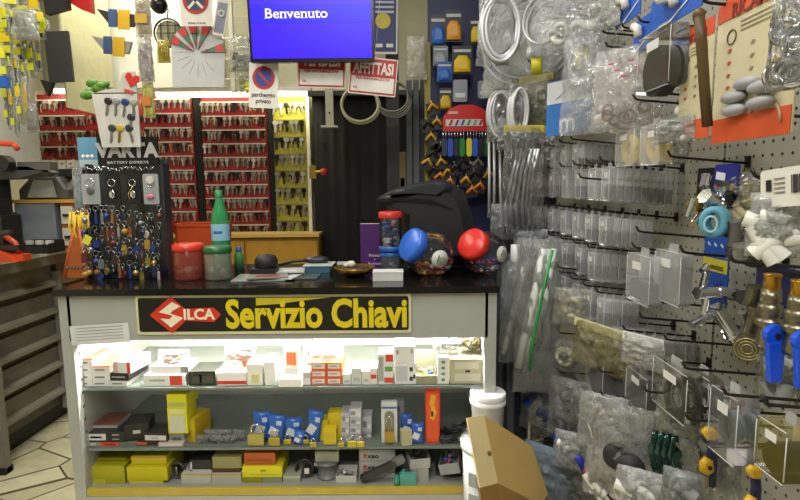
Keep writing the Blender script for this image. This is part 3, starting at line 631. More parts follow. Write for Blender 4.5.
for x0, x1, zt, n, pm, lb in ((ax0, ax1, az1, 9, .108, 'mass of further small keys filling the wide red board'), (bx0, bx1, bz1, 10, .105, 'mass of further small keys filling the middle red board'), (cx0, cx1, cz1, 8, .13, 'mass of further small keys filling the yellow board')):
    b = MB(); nn = int((x1-x0)/.021); ks = [c(q, .4, .5) for q in ('#7d776a', '#4a453e', '#9a8a5a', '#2a2624', '#b0a892')]
    for r in range(n):
        for k in range(nn):
            x = x0+.02+(x1-x0-.04)*k/(nn-1)+g.uniform(-.006, .006); z = zt-.058-r*pm+g.uniform(-.008, .008); s1 = g.uniform(.8, 1.3); b.M = Matrix.Translation((x, YKB-.020, z)) @ Matrix.Rotation(g.uniform(-.25, .25), 4, 'Y') @ Matrix.Rotation(g.uniform(-.8, .8), 4, 'Z'); mm = g.choice(ks)
            b.box((0, 0, -.010*s1), (.017*s1, .004, .018*s1), mm); b.box((0, 0, -.036*s1), (.008, .003, .036*s1), mm)
    tag(b.build('hanging_keys'), lb, 'keys', kind='stuff')
# wooden base cabinet
a, d = PY(180, 236, 4.0), PY(322, 262, 4.0)
t = thing('base_cabinet', 'yellow brown wooden cabinet under the key boards', 'cabinet', ((a.x+d.x)/2, 3.95, 0))
w = d.x-a.x; WD = c('#b98a2c', .4, noise=.1, ns=9)
b = MB(); b.box((0, .02, a.z/2), (w, .2, a.z), c('#a87c26', .45, noise=.1)); b.build('carcass', t)
b = MB(); b.box((0, 0, a.z+.012), (w+.02, .24, .024), c('#c9a85c', .4)); b.build('top_board', t)
for k in range(2):
    b = MB(); b.box((w/2-w/4-k*w/2, -.09, a.z/2), (w/2-.02, .02, a.z-.06), WD); b.build('cabinet_door', t)
# dark curtain, grey strips
a, d = PY(311, 95, 3.98), PY(432, 95, 3.98)
n = 60; pts = []
t = thing('curtain', 'dark charcoal pleated curtain closing the back doorway', 'curtain', ((a.x+d.x)/2, 4.02, 0))
b = MB(); W_ = d.x-a.x; vs = []
for i in range(n+1):
    x = -W_/2+W_*i/n; y = .005*math.sin(i*1.1)+.008*math.sin(i*.31)
    vs += [(x, y, .02), (x, y, a.z), (x, y+.006, .02), (x, y+.006, a.z)]
fs = []
for i in range(n): k = i*4; fs += [(k, k+1, k+5, k+4), (k+2, k+6, k+7, k+3), (k+1, k+3, k+7, k+5), (k, k+4, k+6, k+2)]
b.add(vs, fs, c('#101011', .9, noise=.25, ns=7), True); b.build('cloth', t)
b = MB(); b.box((0, -.02, a.z+.01), (W_+.05, .08, .035), c('#3c3c38', .5)); b.build('pelmet', t)
for k, (x0, x1, cc) in enumerate(((385, 399, '#1f1f20'), (406, 412, '#5a6163'), (413, 419, '#6f7779'), (420, 424, '#4c5255'))):
    a, d = PY(x0, 75 if k else 0, 3.7+.03*k), PY(x1, 110, 3.7+.03*k); b = MB(); b.box((0, 0, 0), (d.x-a.x, .04, a.z-.02), c(cc, .5))
    tag(b.build('steel_post', None, ((a.x+d.x)/2, 3.7+.03*k, (a.z)/2+.01)), ['black post beside the blue notice', 'left grey steel post before the curtain', 'middle light grey steel post before the curtain', 'right slim grey steel post before the curtain'][k], 'post')
a, d = PY(399, 152, 3.8), PY(406, 190, 3.8); b = MB(); b.box((0, 0, 0), (d.x-a.x, .02, a.z-d.z), c('#8d7a42', .6)); b.box((0, 0, -.3), (.03, .02, .5), BLACK)
tag(b.build('fibre_board', None, ((a.x+d.x)/2, 3.8, (a.z+d.z)/2)), 'tan strip of board standing beside the grey posts', 'board')
# white bracket and red knob
a = PY(329, 85, 3.9); d = PY(329, 127, 3.9)
t = thing('wall_bracket', 'white steel bracket with a foot plate in front of the curtain top', 'bracket', (a.x, 3.9, d.z))
b = MB(); b.box((0, 0, (a.z-d.z)/2+.1), (.058, .02, a.z-d.z+.2), c('#b9b5a6', .5)); b.build('arm', t)
b = MB(); b.box((0, -.02, 0), (.12, .06, .014), c('#cfccbf', .5)); b.build('foot_plate', t)
b = MB(); b.cyl((.0, -.012, .1), (0, -.009, .1), .008, BLACK, 10); b.build('bolt_hole', t)
p = PY(317, 172, 3.9); t = thing('valve_knob', 'red knob on a brass plate at the curtain left edge', 'knob', p)
b = MB(); b.box((-.03, 0, 0), (.05, .03, .1), c('#8f7326', .4)); b.build('plate', t)
b = MB(); b.cyl((-.01, -.01, 0), (.03, -.02, 0), .012, BRASS); b.build('stem', t); b = MB(); b.ball((.055, -.02, .0), .032, c('#b5301c', .4), 14, (1, 1, .85)); b.build('grip', t)
# hoses hanging under the signs
for px, r0, rr, cc, lb, n in ((360, .17, .012, '#c9c4a8', 'stiff cream hose ring hanging under the red and white sign', 2), (392, .15, .007, '#9a9a94', 'loose grey hose coil right of the cream ring', 4)):
    p = PY(px, 104 if n == 2 else 96, 3.4); t = thing('hose_ring', lb, 'hose', (p.x, 3.4, p.z))
    for k in range(n):
        b = MB(); q = (r0*.69)*(1+.03*k); b.torus((.004*k, .014*k, -.008*k), q, rr*.7, c(cc, .4), n=40, sz=.92); b.build('hose_loop', t)
    b = MB(); b.tube([(0, 0, q*.92), (0, .0, q*.92+.18), (0, .1, q*.92+.2)], .003, DARKW); b.build('hanger', t)
# ------------------------------------------------------------------ television
YT = 2.62
p = [PY(247, -6, YT), PY(372.5, -6, YT), PY(252, 61, YT), PY(372, 61.5, YT)]
w = p[1].x-p[0].x; cx = (p[0].x+p[1].x)/2+.005
t = thing('television', 'black framed television showing a blue welcome screen, hanging from above', 'television', (cx, YT, p[3].z), 0, rx=5)
h = .36
b = MB(); b.box((0, .02, h/2), (w, .04, h), c('#0b0b0e', .25)); b.box((0, .05, h/2), (w*.7, .04, h*.7), BLACK); b.build('housing', t)
b = MB(); b.box((0, -.001, h/2+.003), (w-.024, .002, h-.03), c('#2a06ff', .3, noise=0, emit=1.05)); scn = b.build('screen', t)
b = MB(); b.box((0, -.0025, PY(300, 15, YT).z-p[3].z), (w-.024, .001, .085), c('#1a04cc', .3, noise=0, emit=1.0)); b.build('title_bar', scn)
zt = PY(300, 15, YT).z-p[3].z
TW = c('#e8e6ff', .3, noise=0, emit=1.0)
o = text('Benvenuto', .062, TW, scn, (PY(297, 15, YT).x-cx, -.004, zt), sx=1.13, bold=.0002)
# serifs of the word: a short foot under every stem that ends on the base line or the small-letter line
b = MB(); V = [(v.co.x, v.co.y) for v in o.data.vertices]; sm = c('#e8e6ff', .3, noise=0, emit=1.0)
base = min(v[1] for v in V if v[0] < min(q[0] for q in V)+.02)
flat = {}
for v in V: flat.setdefault(round(v[1], 4), []).append(v[0])
xh = max((len(xs), y) for y, xs in flat.items() if base+.02 < y < base+.04)[1]
for lev, sg in ((base, 1), (xh, -1)):
    xs = sorted(q[0] for q in V if abs(q[1]-lev) < .0004); runs = []
    for x_ in xs:
        if runs and x_-runs[-1][1] < .012: runs[-1][1] = x_
        else: runs.append([x_, x_])
    for u0, u1 in runs:
        if u1-u0 < .014: b.box(((u0+u1)/2-(0 if sg == 1 else .002), 0, lev+sg*.0011), (u1-u0+.008, .001, .0022), sm)
b.build('serif_strokes', scn, o.location)
b = MB(); b.tube([(0, .06, h), (0, .08, .9)], .018, BLACK); b.build('ceiling_arm', t)
# ------------------------------------------------------------------ paper signs under the television
SR = c('#b3211f', .5); SW = c('#dedbd2', .5)
def sign(label, x0, y0, x1, y1, Y, ry=0):
    a, d = PY(x0, y0, Y), PY(x1, y1, Y); w, h = d.x-a.x, a.z-d.z
    t = thing('notice_sign', label, 'sign', ((a.x+d.x)/2, Y, (a.z+d.z)/2), 0, ry=ry); b = MB(); b.rrect((0, 0, 0), w, h, .004, .006, SW); b.build('board', t); return t, w, h
for x0, x1, y0, y1, ry, word, lb in ((297, 346, 50, 88, 2, 'VENDESI', 'red and white for-sale sign half hidden behind the television'), (349, 397, 58, 95, 6, 'AFFITTASI', 'tilted red and white to-let sign right below the television corner')):
    t, w, h = sign(lb, x0, y0, x1, y1, 2.72 if word == 'VENDESI' else 2.72, ry)
    b = MB()
    b.box((0, -.003, 0), (w*.96, .002, h*.93), SR); b.build('red_field', t)
    b = MB(); b.box((0, -.0045, -h*.22), (w*.9, .002, h*.4), SW); b.build('white_field', t)
    text(word, .062, SW, t, (0, -.0048, h*.2), sx=.8 if word == 'VENDESI' else .74, bold=.0022, sz=1.25)
    text('PER INFORMAZIONI', .02, SR, t, (0, -.0062, -.07*h), sx=.95, bold=.0004); text('TEL.', .016, SR, t, (-w*.35, -.0062, -h*.33), bold=.0003)
    b = MB(); b.tube([(0, .0, h*.5), (0, .01, .9)], .0012, WHITE, 5); b.build('string', t)
def noparking(t, z, r, m2='#1f3a8c', cross=False):
    b = MB(); b.cyl((0, -.003, z), (0, -.005, z), r, SR, 32); b.build('red_ring', t)
    b = MB(); b.cyl((0, -.0052, z), (0, -.0065, z), r*.74, c(m2, .5), 32); b.build('disc', t)
    for s in ((1, -1) if cross else (1,)):
        b = MB(); b.box((0, -.0072, z), (r*1.6, .0015, r*.2), SR if not cross else SW, (0, s*PI/4, 0)); b.build('bar', t)
t, w, h = sign('white no parking sign hanging below the television left corner', 248, 63, 279, 108, 2.7, 3)
noparking(t, h*.17, w*.38)
text('parcheggio', .031, c('#26262c'), t, (0, -.003, -h*.21), sx=.88, bold=.0006); text('privato', .031, c('#26262c'), t, (0, -.003, -h*.35), sx=.88, bold=.0006)
b = MB(); b.tube([(0, 0, h*.5), (0, .01, .9)], .0012, WHITE, 5); b.build('string', t)
t, w, h = sign('white sign with a red and blue no stopping roundel above the sample fan', 179, -12, 213, 26, 2.95)
noparking(t, h*.16, w*.4, '#30405a', True); text('divieto di sosta', .016, c('#6a6a6a'), t, (0, -.003, -h*.42), bold=.0003)
b = MB(); b.tube([(0, 0, h*.5), (0, .02, .8)], .0012, WHITE, 5); b.build('string', t)
t, w, h = sign('grey and white tilted leaflet with an oval symbol beside the roundel sign', 214, 0, 228, 36, 3.0, 12)
b = MB(); b.box((0, -.003, 0), (w*.75, .001, h*.85), c('#8a8ca0')); b.build('print', t); b = MB(); b.torus((0, -.005, h*.12), w*.22, .006, SW, n=20); b.build('symbol', t)
b = MB(); b.tube([(0, 0, h*.5), (0, .02, .7)], .0012, WHITE, 5); b.build('string', t)
t, w, h = sign('dark blue notice with a yellow emblem right of the television', 371, -6, 398, 54, 3.3, 1)
b = MB(); b.box((0, -.003, 0), (w*.88, .002, h*.92), c('#1d2a6a', .5)); b.build('blue_field', t)
b = MB(); b.cyl((-.01, -.004, h*.05), (-.01, -.006, h*.05), w*.29, c('#c9b32c', .5), 24); b.build('emblem', t)
for k in range(3): b = MB(); b.box((0, -.005, (.36-.08*k)*h), (w*.7, .002, h*.035), c('#c4c2d8')); b.build('text_line', t)
for k in range(2): b = MB(); b.box(((k-.5)*w*.4, -.005, -.36*h), (w*.26, .002, h*.06), SW); b.build('text_line', t)
b = MB(); b.tube([(0, 0, h*.5), (0, .02, .7)], .0012, WHITE, 5); b.build('string', t)
# sample fan display board
a, d = PY(169, 22, 3.05), PY(226, 87, 3.05); w, h = d.x-a.x, a.z-d.z
t = thing('sample_board', 'white arched display board with a fan of red and green packets', 'display board', ((a.x+d.x)/2, 3.05, d.z), 0, ry=1.5)
pts = [(-w/2, 0), (w*.47, 0), (w/2, h*.55)]+[(w/2*math.cos(R(q)), h*.58+h*.42*math.sin(R(q))) for q in range(10, 171, 16)]+[(-w/2, h*.55)]
b = MB(); b.prism(pts, -.004, .004, c('#bfc0c2', .5, noise=.04)); b.build('board', t)
cz = h*.52
for k, q in enumerate((150, 122, 96, 66, 10)):
    s = thing('sample_packet', f'red and green packet, {ORD[k]} clockwise from the left of the fan on the arched board', 'packet', (0, 0, 0), 0, 'packets on the arched display board')
    s.location = t.location+Vector((0, -.006, cz)); s.rotation_euler = (0, R(90-q), 0); L = h*.46
    b = MB(); b.prism([(0, .02), (-.026, L), (.026, L)], -.008, 0, c('#3c6a50', .4)); b.build('wedge', s)
    b = MB(); b.prism([(-.0165, L*.66), (-.024, L*.93), (.024, L*.93), (.0165, L*.66)], -.010, -.008, c('#c03034', .4)); b.build('red_label', s)
    b = MB(); b.prism([(0, .03), (-.010, L*.4), (.010, L*.4)], -.010, -.008, c('#8e2a2c', .4)); b.build('red_tip', s)
for k, q in enumerate((178, 200, 222, 245, 268, 290, 312)):
    b = MB(); b.box((w*.3*math.cos(R(q)), -.0045, cz+w*.3*math.sin(R(q))), (w*.26, .001, .003), c('#8d8e92'), (0, -R(q), 0)); b.build('slot', t)
b = MB(); b.tube([(0, 0, h), (0, .02, h+.5)], .0012, WHITE, 5); b.build('string', t)
# pole and wire basket shelf behind
a, d = PY(232, 0, 3.5), PY(234, 92, 3.5)
b = MB(); b.box((0, 0, 0), (.028, .028, 3.0-d.z), c('#d6d2c2', .4)); tag(b.build('ceiling_pole', None, (d.x, 3.5, (3.0+d.z)/2)), 'white square pole running up beside the television left side', 'pole')
t = thing('wire_rack', 'white wire grid rack hanging behind the pole, left of the television', 'rack', PY(243, 60, 3.55))
for k in range(5): b = MB(); b.box((0, 0, -.12+k*.13), (.30, .008, .008), WHITE); b.build('wire', t)
for k in range(4): b = MB(); b.box((-.15+.1*k, 0, .18), (.008, .008, .68), WHITE); b.build('wire', t)
clearbag('parts_bag', 'clear bag with a dark tool hanging on the white wire rack', 'bag', PY(240, 36, 3.45), .16, .22, .06, 61, '#c9c9c4', .5, parts=bits(BLACK, 3, .014, 1))
clearbag('parts_bag', 'clear bag with a yellow and green item below the wire rack', 'bag', PY(243, 55, 3.45), .12, .24, .05, 62, '#d6d6c0', .5, parts=bits(c('#c2c81e', .4), 5, .016, 2))
a = PY(139, 269, 3.4)
def hung(label, x0, y0, x1, y1, Y, col, hc=None, fc='#d8dada', fa=.6, seed=1, name='hanging_packet', cat='packet', bandc=None):
    a, d = PY(x0, y0, Y), PY(x1, y1, Y); w, h = d.x-a.x, a.z-d.z
    t = thing(name, label, cat, ((a.x+d.x)/2, Y, a.z)); b = MB(); b.sheet(w, h, min(.05, w*.5), seed, film(fc, fa)); b.build('film', t)
    b = MB(); b.puff([(-w*.38, -h*.95), (w*.38, -h*.92), (w*.42, -h*.4), (w*.3, -h*.12), (-w*.34, -h*.14), (-w*.42, -h*.5)], .02, c(col, .5, noise=.15), 2); b.build('contents', t)
    if hc: b = MB(); b.box((0, -.004, -.02*h-.01), (w*.95, .004, max(.02, h*.14)), c(hc, .5)); b.build('header_card', t)
    if bandc: b = MB(); b.box((0, -.028, -h*.6), (w*.7, .002, h*.22), c(bandc, .5)); b.build('printed_band', t)
    return t
hung('pinkish packet hanging highest left of the round fan', 133, -6, 153, 37, 3.0, '#c9b48e', fc='#e4dccb', seed=11, bandc='#c9a43c')
hung('pale crumpled packet hanging below the pinkish one', 136, 37, 155, 82, 3.02, '#b7a8a2', fc='#cfc8c8', seed=12)
hung('yellow packet with orange print left of the strip lamp', 141, 78, 156, 118, 3.05, '#d6cf58', fc='#e2dc7a', seed=13, bandc='#c9742c')
hung('bright yellow rattan-like packet beside the round fan', 156, 40, 171, 63, 3.3, '#e0c414', fc='#e6d23a', seed=14)
# round wire fan guard
p = PY(168, 33, 3.35); t = thing('round_fan', 'small black round fan guard on the wall beside the arched board', 'fan', p)
b = MB(); b.torus((0, 0, 0), .085, .006, BLACK, n=30); b.build('rim', t)
for k in range(3): b = MB(); b.box((0, 0, -.045+.045*k), (.15, .004, .004), BLACK); b.build('wire', t); b = MB(); b.box((-.045+.045*k, 0, 0), (.004, .004, .15), BLACK); b.build('wire', t)
b = MB(); b.cyl((0, .01, 0), (0, .03, 0), .078, c('#9a9478', .6), 24); b.build('back_plate', t); b = MB(); b.tube([(0, 0, .085), (.01, 0, .14)], .004, BLACK); b.build('stem', t)
p = PY(159, 5, 3.2); b = MB(); b.ball((0, 0, 0), .05, c('#101016', .2), 16); tag(b.build('dome_camera', None, p), 'glossy black dome at the top left of the roundel sign', 'camera')
# packed gloves with blue and yellow tags
for k, (x0, y0, lb) in enumerate(((97, 9, 'upper'), (92, 36, 'lower'))):
    a = PY(x0, y0, 3.2); t = thing('hanging_tool', f'{lb} dark hanging tool with a blue tag and a yellow tag on the white wall', 'tool', (a.x, 3.2, a.z), ry=4)
    b = MB(); b.prism([(0, 0), (.06, -.01), (.24, -.02), (.22, -.09), (.08, -.09)], -.01, .01, c('#2c2c30' if k == 0 else '#8d8d8a', .4), inset=.003); b.build('blade', t)
    b = MB(); b.box((.10, -.014, -.05), (.05, .004, .10), c('#34507c', .5)); b.build('blue_tag', t); b = MB(); b.box((.165, -.014, -.055), (.07, .004, .11), c('#c9a01c', .5)); b.build('yellow_tag', t)
# black square panel, dark plates, red box at the top left
a, d = PY(42, 30, 2.9), PY(71, 81, 2.9)
t = thing('wall_speaker', 'square matt black panel hanging over the left bench', 'panel', ((a.x+d.x)/2, 2.9, d.z), ry=-2)
b = MB(); b.rrect((0, .03, (a.z-d.z)/2), d.x-a.x, a.z-d.z, .014, .004, c('#2d2d2f', .5)); b.build('front_plate', t); b = MB(); b.prism([(-.12, .02), (-.05, .0), (-.09, -.07)], .03, .05, BLACK); b.build('bracket', t)
a, d = PY(45, -14, 2.95), PY(66, 8, 2.95); b = MB(); b.prism([(-.06, .1), (.07, .1), (.07, .0), (-.05, -.03)], -.02, .02, BLACK); tag(b.build('dark_case', None, ((a.x+d.x)/2, 2.95, a.z-.12)), 'black case cut by the top edge, above the square black panel', 'case')
a, d = PY(72, -10, 3.0), PY(91, 10, 3.0); b = MB(); b.prism([(-.055, .08), (.06, .08), (.06, -.035), (-.01, -.01), (-.055, .02)], -.02, .02, c('#b31a1a', .4)); tag(b.build('red_box', None, ((a.x+d.x)/2, 3.0, a.z-.09)), 'red box cut by the top edge beside the white wall panel', 'box')
a, d = PY(69, 0, 3.15), PY(71, 90, 3.15); b = MB(); b.box((0, 0, 0), (.012, .5, 1.3), c('#c9c49a', .5)); tag(b.build('wall_batten', None, (a.x, 3.3, 2.45)), 'thin cream upright edge of the white wall panel at the upper left', 'batten')
a, d = PY(71, -40, 3.6), PY(152, 84, 3.6); b = MB(); b.box((0, 0, 0), (d.x-a.x+.5, .04, a.z-d.z), c('#e9e8da', .5, noise=.03, ns=3)); b.build('trim_1', None, ((a.x+d.x)/2+.2, 3.75, (a.z+d.z)/2))['kind'] = 'structure'
# yellow tagged packets hanging from the upper left rack
rg = random.Random(21); YT_ = '#d4cd20'
spots = [(2, 10, 12, 34), (20, 14, 30, 40), (36, 14, 46, 40), (28, 50, 38, 78), (2, 72, 10, 108), (18, 88, 26, 124), (4, -4, 18, 26), (17, -8, 30, 22), (30, 2, 42, 26), (0, 24, 12, 52), (43, 20, 50, 30), (3, 34, 14, 60), (15, 36, 26, 62), (26, 36, 34, 70), (34, 34, 42, 72), (0, 50, 9, 84), (8, 58, 17, 100), (15, 60, 24, 104), (22, 64, 30, 112), (4, 88, 12, 130), (12, 96, 20, 138)]
nm_ = ['clear', 'grey', 'dark']
for k, (x0, y0, x1, y1) in enumerate(spots):
    Y = 2.55+.03*(k % 5); a, d = PY(x0, y0, Y), PY(x1, y1, Y); w, h = d.x-a.x, a.z-d.z
    rowname = 'top' if y0 < 26 else 'second' if y0 < 45 else 'third' if y0 < 80 else 'lowest'
    t = thing('tool_packet', f'yellow tagged {nm_[k % 3]} packet, {ORD[k if k < 16 else k-6]} down, {rowname} tier of the upper left rack', 'packet', ((a.x+d.x)/2, Y, a.z), rg.uniform(-25, 25), 'yellow tagged packets on the upper left rack')
    b = MB(); b.sheet(w, h, .03, 300+k, film('#c9cdbf', .55)); b.build('film', t)
    b = MB(); b.tube([(rg.uniform(-.2, .2)*w, 0, -h*.2), (rg.uniform(-.2, .2)*w, -.005, -h*.9)], w*.16, c(['#8f9088', '#4b4b4a', '#232b66', '#9fa02c', '#3d3d3a'][k % 5], .4)); b.build('tool', t)
    b = MB(); b.box((0, -.018, -.018), (w*1.0, .006, .045), c(['#dcd41e', '#c8d02a', '#e0c016'][k % 3], .5)); b.build('yellow_tag', t)
    b = MB(); b.box((0, -.018, -h*.62), (w*.95, .006, .034), c('#d0d026', .5)); b.build('lower_tag', t)
lefth = [('curved clear plastic tool case hanging across the upper left rack', 10, 8, 40, 40, '#b9bcae'), ('long tan packet hanging at the lower right of the upper left rack', 20, 76, 31, 122, '#a89048'), ('grey rolled packet at the foot of the upper left rack', 24, 104, 40, 132, '#7c7768')]
for k, (lb, x0, y0, x1, y1, cc) in enumerate(lefth): hung(lb, x0, y0, x1, y1, 2.5, cc, fc='#b9b9ae', seed=400+k)
b = MB(); b.box((0, 0, .0), (.02, .9, 1.6), c('#c7c8bf', .5)); tag(b.build('rack_backboard', None, (-2.2, 2.75, 2.2)), 'pale rack panel behind the yellow tagged packets at the left edge', 'panel')
p = PY(3, 82, 2.45); b = MB(); b.box((0, 0, 0), (.05, .03, .05), c('#2456b0', .5)); tag(b.build('blue_packet', None, p), 'small blue packet at the left picture edge under the yellow tags', 'packet')
# ------------------------------------------------------------------ machines on the left bench
ORG = c('#c8431a', .4)
p = PY(45, 215, 2.75); BTZ = BT-.001
a, d = PY(14, 203, 2.75), PY(58, 247, 2.75)
t = thing('small_cabinet', 'grey steel cabinet with a yellow wooden top on the bench', 'cabinet', ((a.x+d.x)/2, 2.9, BTZ))
w = d.x-a.x; h = a.z-BTZ
b = MB(); b.box((0, 0, h/2), (w, .3, h), c('#737b80', .5)); b.build('body', t); b = MB(); b.box((.05, 0, h+.008), (w+.14, .32, .018), c('#b98d34', .45)); b.build('wooden_top', t)
ztop = BTZ+h+.018
a, d = PY(58, 205, 2.75), PY(76, 245, 2.75); t = thing('drawer_chest', 'small chest with two white drawers in an orange frame, on the bench', 'chest', ((a.x+d.x)/2+.003, 2.9, BTZ))
w = d.x-a.x; b = MB(); b.box((0, 0, h/2-.002), (w-.004, .28, h-.004), c('#a0551f', .5)); b.build('frame', t)
for k in range(2):
    b = MB(); b.box((0, -.145, h*(.26+.47*k)), (w*.8, .01, h*.38), c('#c4beb0', .5)); dr = b.build('drawer', t); b = MB(); b.box((0, -.157, h*(.26+.47*k)), (.03, .012, .012), BLACK); b.build('drawer_knob', dr)
# key cutting machine
p = PY(42, 201, 2.75); t = thing('key_machine', 'grey key cutting machine with a red button on the yellow topped cabinet', 'machine', (p.x+.0, 2.86, ztop))
b = MB(); b.prism([(-.14, 0), (.12, 0), (.12, .05), (.08, .12), (-.07, .12), (-.14, .05)], -.09, .09, c('#4b4b4a', .35), inset=.012); b.build('body', t)
b = MB(); b.prism([(-.08, .01), (.07, .01), (.05, .10), (-.04, .10)], -.105, -.088, c('#a7a6a0', .4)); b.build('front_plate', t)
b = MB(); b.box((.0, 0, .14), (.30, .08, .04), c('#232324', .4)); b.build('carriage', t); b = MB(); b.ball((-.02, -.05, .175), .018, c('#c02a1c', .3)); b.build('red_button', t)
b = MB(); b.cyl((.04, -.04, .13), (.04, -.07, .18), .02, STEEL); b.build('clamp', t); b = MB(); b.cyl((.13, -.03, .12), (.16, -.03, .12), .018, c('#b0451c')); b.build('knob', t)
# duplicating machine behind with orange handle
p = PY(25, 190, 2.5); t = thing('duplicating_machine', 'dark key duplicating machine with a long orange handle at the left', 'machine', (PY(0, 200, 2.6).x-.03, 2.62, BTZ))
b = MB(); b.rrect((-.03, 0, .1), .14, .2, .2, .03, c('#1c1c1e', .4), inset=.01); b.build('base', t)
b = MB(); b.box((-.04, .05, .32), (.08, .1, .3), c('#2a2b2d', .4)); b.build('column', t)
b = MB(); b.prism([(-.12, .36), (.16, .37), (.27, .40), (.2, .43), (-.12, .43)], -.03, .1, c('#3a3a3a', .4), inset=.01); b.build('head', t)
zc = PY(20, 143, 2.55).z-BTZ
b = MB(); b.tube([(.02, -.06, zc-.05), (.03, -.07, zc-.01), (.07, -.07, zc+.0), (.16, -.07, zc-.005), (.18, -.07, zc-.03)], .014, c('#d5441f', .35)); b.build('orange_handle', t)
zc = PY(22, 163, 2.5).z-BTZ
b = MB(); b.cyl((.11, -.05, zc), (.11, -.10, zc), .04, c('#151516', .35), 24); b.build('wheel', t); b = MB(); b.box((.22, .0, zc-.01), (.16, .06, .04), c('#55534e', .4)); b.build('side_arm', t)
zc = PY(30, 190, 2.5).z-BTZ
b = MB(); b.tube([(-.02, -.1, zc), (.02, -.12, zc+.08), (.05, -.12, zc+.13)], .006, STEEL); b.build('lever', t)
# second machine at picture edge
t = thing('bench_vice', 'black bench vice with orange jaws at the left picture edge', 'vice', (PY(-6, 240, 2.3).x, 2.35, BTZ))
b = MB(); b.box((0, 0, .1), (.1, .12, .2), BLACK); b.box((0, -.02, .23), (.07, .08, .08), BLACK); b.build('column', t)
b = MB(); b.box((.07, -.06, .06), (.12, .04, .022), c('#1b1b1d', .4)); b.build('arm', t)
b = MB(); b.prism([(-.05, .0), (.12, .0), (.09, .03), (-.04, .09)], -.1, -.06, ORG); b.build('orange_jaw', t)
b = MB(); b.cyl((.03, -.09, .12), (.11, -.09, .13), .012, c('#2a2a2c'), 12); b.build('crank', t)
t = thing('parts_tray', 'black open parts tray on the white worktop', 'tray', (PY(40, 245, 2.6).x, 2.6, BTZ+.0))
b = MB(); b.box((0, 0, .004), (.17, .12, .006), BLACK); b.box((0, .06, .03), (.17, .004, .06), BLACK); b.box((0, -.06, .02), (.17, .004, .04), BLACK)
for s in (-1, 1): b.box((s*.085, 0, .025), (.004, .12, .05), BLACK)
b.build('tray', t)
for k in range(3): b = MB(); b.box((-.05+.05*k, 0, .05), (.03, .02, .02), c('#c9c5b8')); b.build('spare_part', t)
t = thing('orange_tool', 'orange handled tool lying on the white worktop near the left edge', 'tool', (PY(14, 257, 2.3).x, 2.3, BTZ))
b = MB(); b.box((0, 0, .015), (.12, .05, .03), ORG); b.build('body', t); b = MB(); b.tube([(.03, 0, .03), (.01, 0, .08), (-.03, 0, .11)], .012, ORG); b.build('handle', t)
# shelf with white boxes between machines and stand
a, d = PY(38, 168, 3.3), PY(76, 174, 3.3); b = MB(); b.box((0, 0, 0), (d.x-a.x, .3, .02), c('#c9c5b6', .5)); tag(b.build('bench_shelf', None, ((a.x+d.x)/2, 3.35, a.z-.01)), 'narrow pale shelf behind the key cutting machine', 'shelf')
for k in range(4):
    t = carton(f'white key box with a red mark, {ORD[k]} from the left on shelf behind machine', 41+8.5*k, 48+8.5*k, 160 if k != 1 else 163, 3.24, a.z, .1, '#cdc6b8', [(.3, .7, .4, .6, '#8d4a40' if k % 2 else '#333333')], name='key_blank_box')
# ------------------------------------------------------------------ things on the counter top
Z = ZT+.0005
def ctr(px, Y): return PY(px, 280, Y).x
# keyring display stand
YV = 2.06
a, d = PY(84, 164, YV), PY(160, 164, YV); w = d.x-a.x; h = a.z-Z
t = stand = thing('keyring_stand', 'dark wire keyring display stand with a black header on the counter left', 'display stand', ((a.x+d.x)/2, YV, Z))
b = MB(); b.box((0, .02, .012), (w*1.0, .16, .024), c('#0d1a33', .35)); b.build('base', t)
b = MB(); b.box((0, .07, h/2+.02), (w, .006, h), c('#40423f', .4)); b.build('back_plate', t)
for s in (-1, 1): b = MB(); b.box((s*w/2, .04, h/2), (.008, .06, h), c('#34363a', .4)); b.build('side_rail', t)
vz = PY(128, 165, YV).z-Z; vt = PY(128, 137, YV).z-Z; vx0, vx1 = PY(98, 150, YV).x-t.location.x, PY(158, 150, YV).x-t.location.x
b = MB(); b.box(((vx0+vx1)/2, 0, (vz+vt)/2), (vx1-vx0, .012, vt-vz), c('#101111', .35)); hd = b.build('header_sign', t)
text('VARTA', .074, c('#a8a8a5', .5), hd, ((vx0+vx1)/2, -.008, vz+(vt-vz)*.50), sx=1.02, bold=.0036)
text('BATTERY EXPERTS', .0145, c('#a9a9a6', .5), hd, ((vx0+vx1)/2, -.008, vz+.009), sx=1.35, bold=.0004)
mz = (Z+PY(120, 204, YV).z-Z)
for k, (x0, x1, lb) in enumerate(((84, 104, 'clear blister with a small grey fob at the left of the stand'), (107, 124, 'black card with a steel oval keyring, left of the two'), (128, 144, 'black card with a steel oval keyring, right of the two'), (145, 162, 'clear blister with a round white and pink fob on the stand'))):
    A, D_ = PY(x0, 174, YV), PY(x1, 204, YV); ww, hh = D_.x-A.x, A.z-D_.z
    o = thing('keyring_card', lb, 'keyring', ((A.x+D_.x)/2, YV-.02, A.z), 0)
    b = MB(); b.rrect((0, 0, -hh/2), ww, hh, .004, .006, c('#17171a', .4) if k in (1, 2) else FROST); b.build('card', o)
    b = MB(); b.torus((0, -.006, -hh*.3), ww*.24, .0014, CHROME, n=22, k=6); b.build('split_ring', o)
    b = MB()
    if k in (1, 2): b.ball((0, -.008, -hh*.68), ww*.2, CHROME, 14, (1, .25, 1.4))
    elif k == 0: b.ball((0, -.006, -hh*.55), ww*.22, c('#5c5c60', .4), 12, (1, .3, 1))
    else: b.cyl((0, -.004, -hh*.2), (0, -.008, -hh*.2), ww*.26, c('#c9c2ba', .4)); b.ball((.0, -.01, -hh*.75), ww*.26, c('#c96a80', .4), 12, (1, .3, .6))
    b.build('fob', o)
kc = ['#a8944a', '#a7a9ad', '#1a1b20', '#24367c', '#5c2a24', '#a5822c', '#8e9298', '#3c2c20', '#b8b2a0', '#121316', '#1c2848', '#8f5a2c']
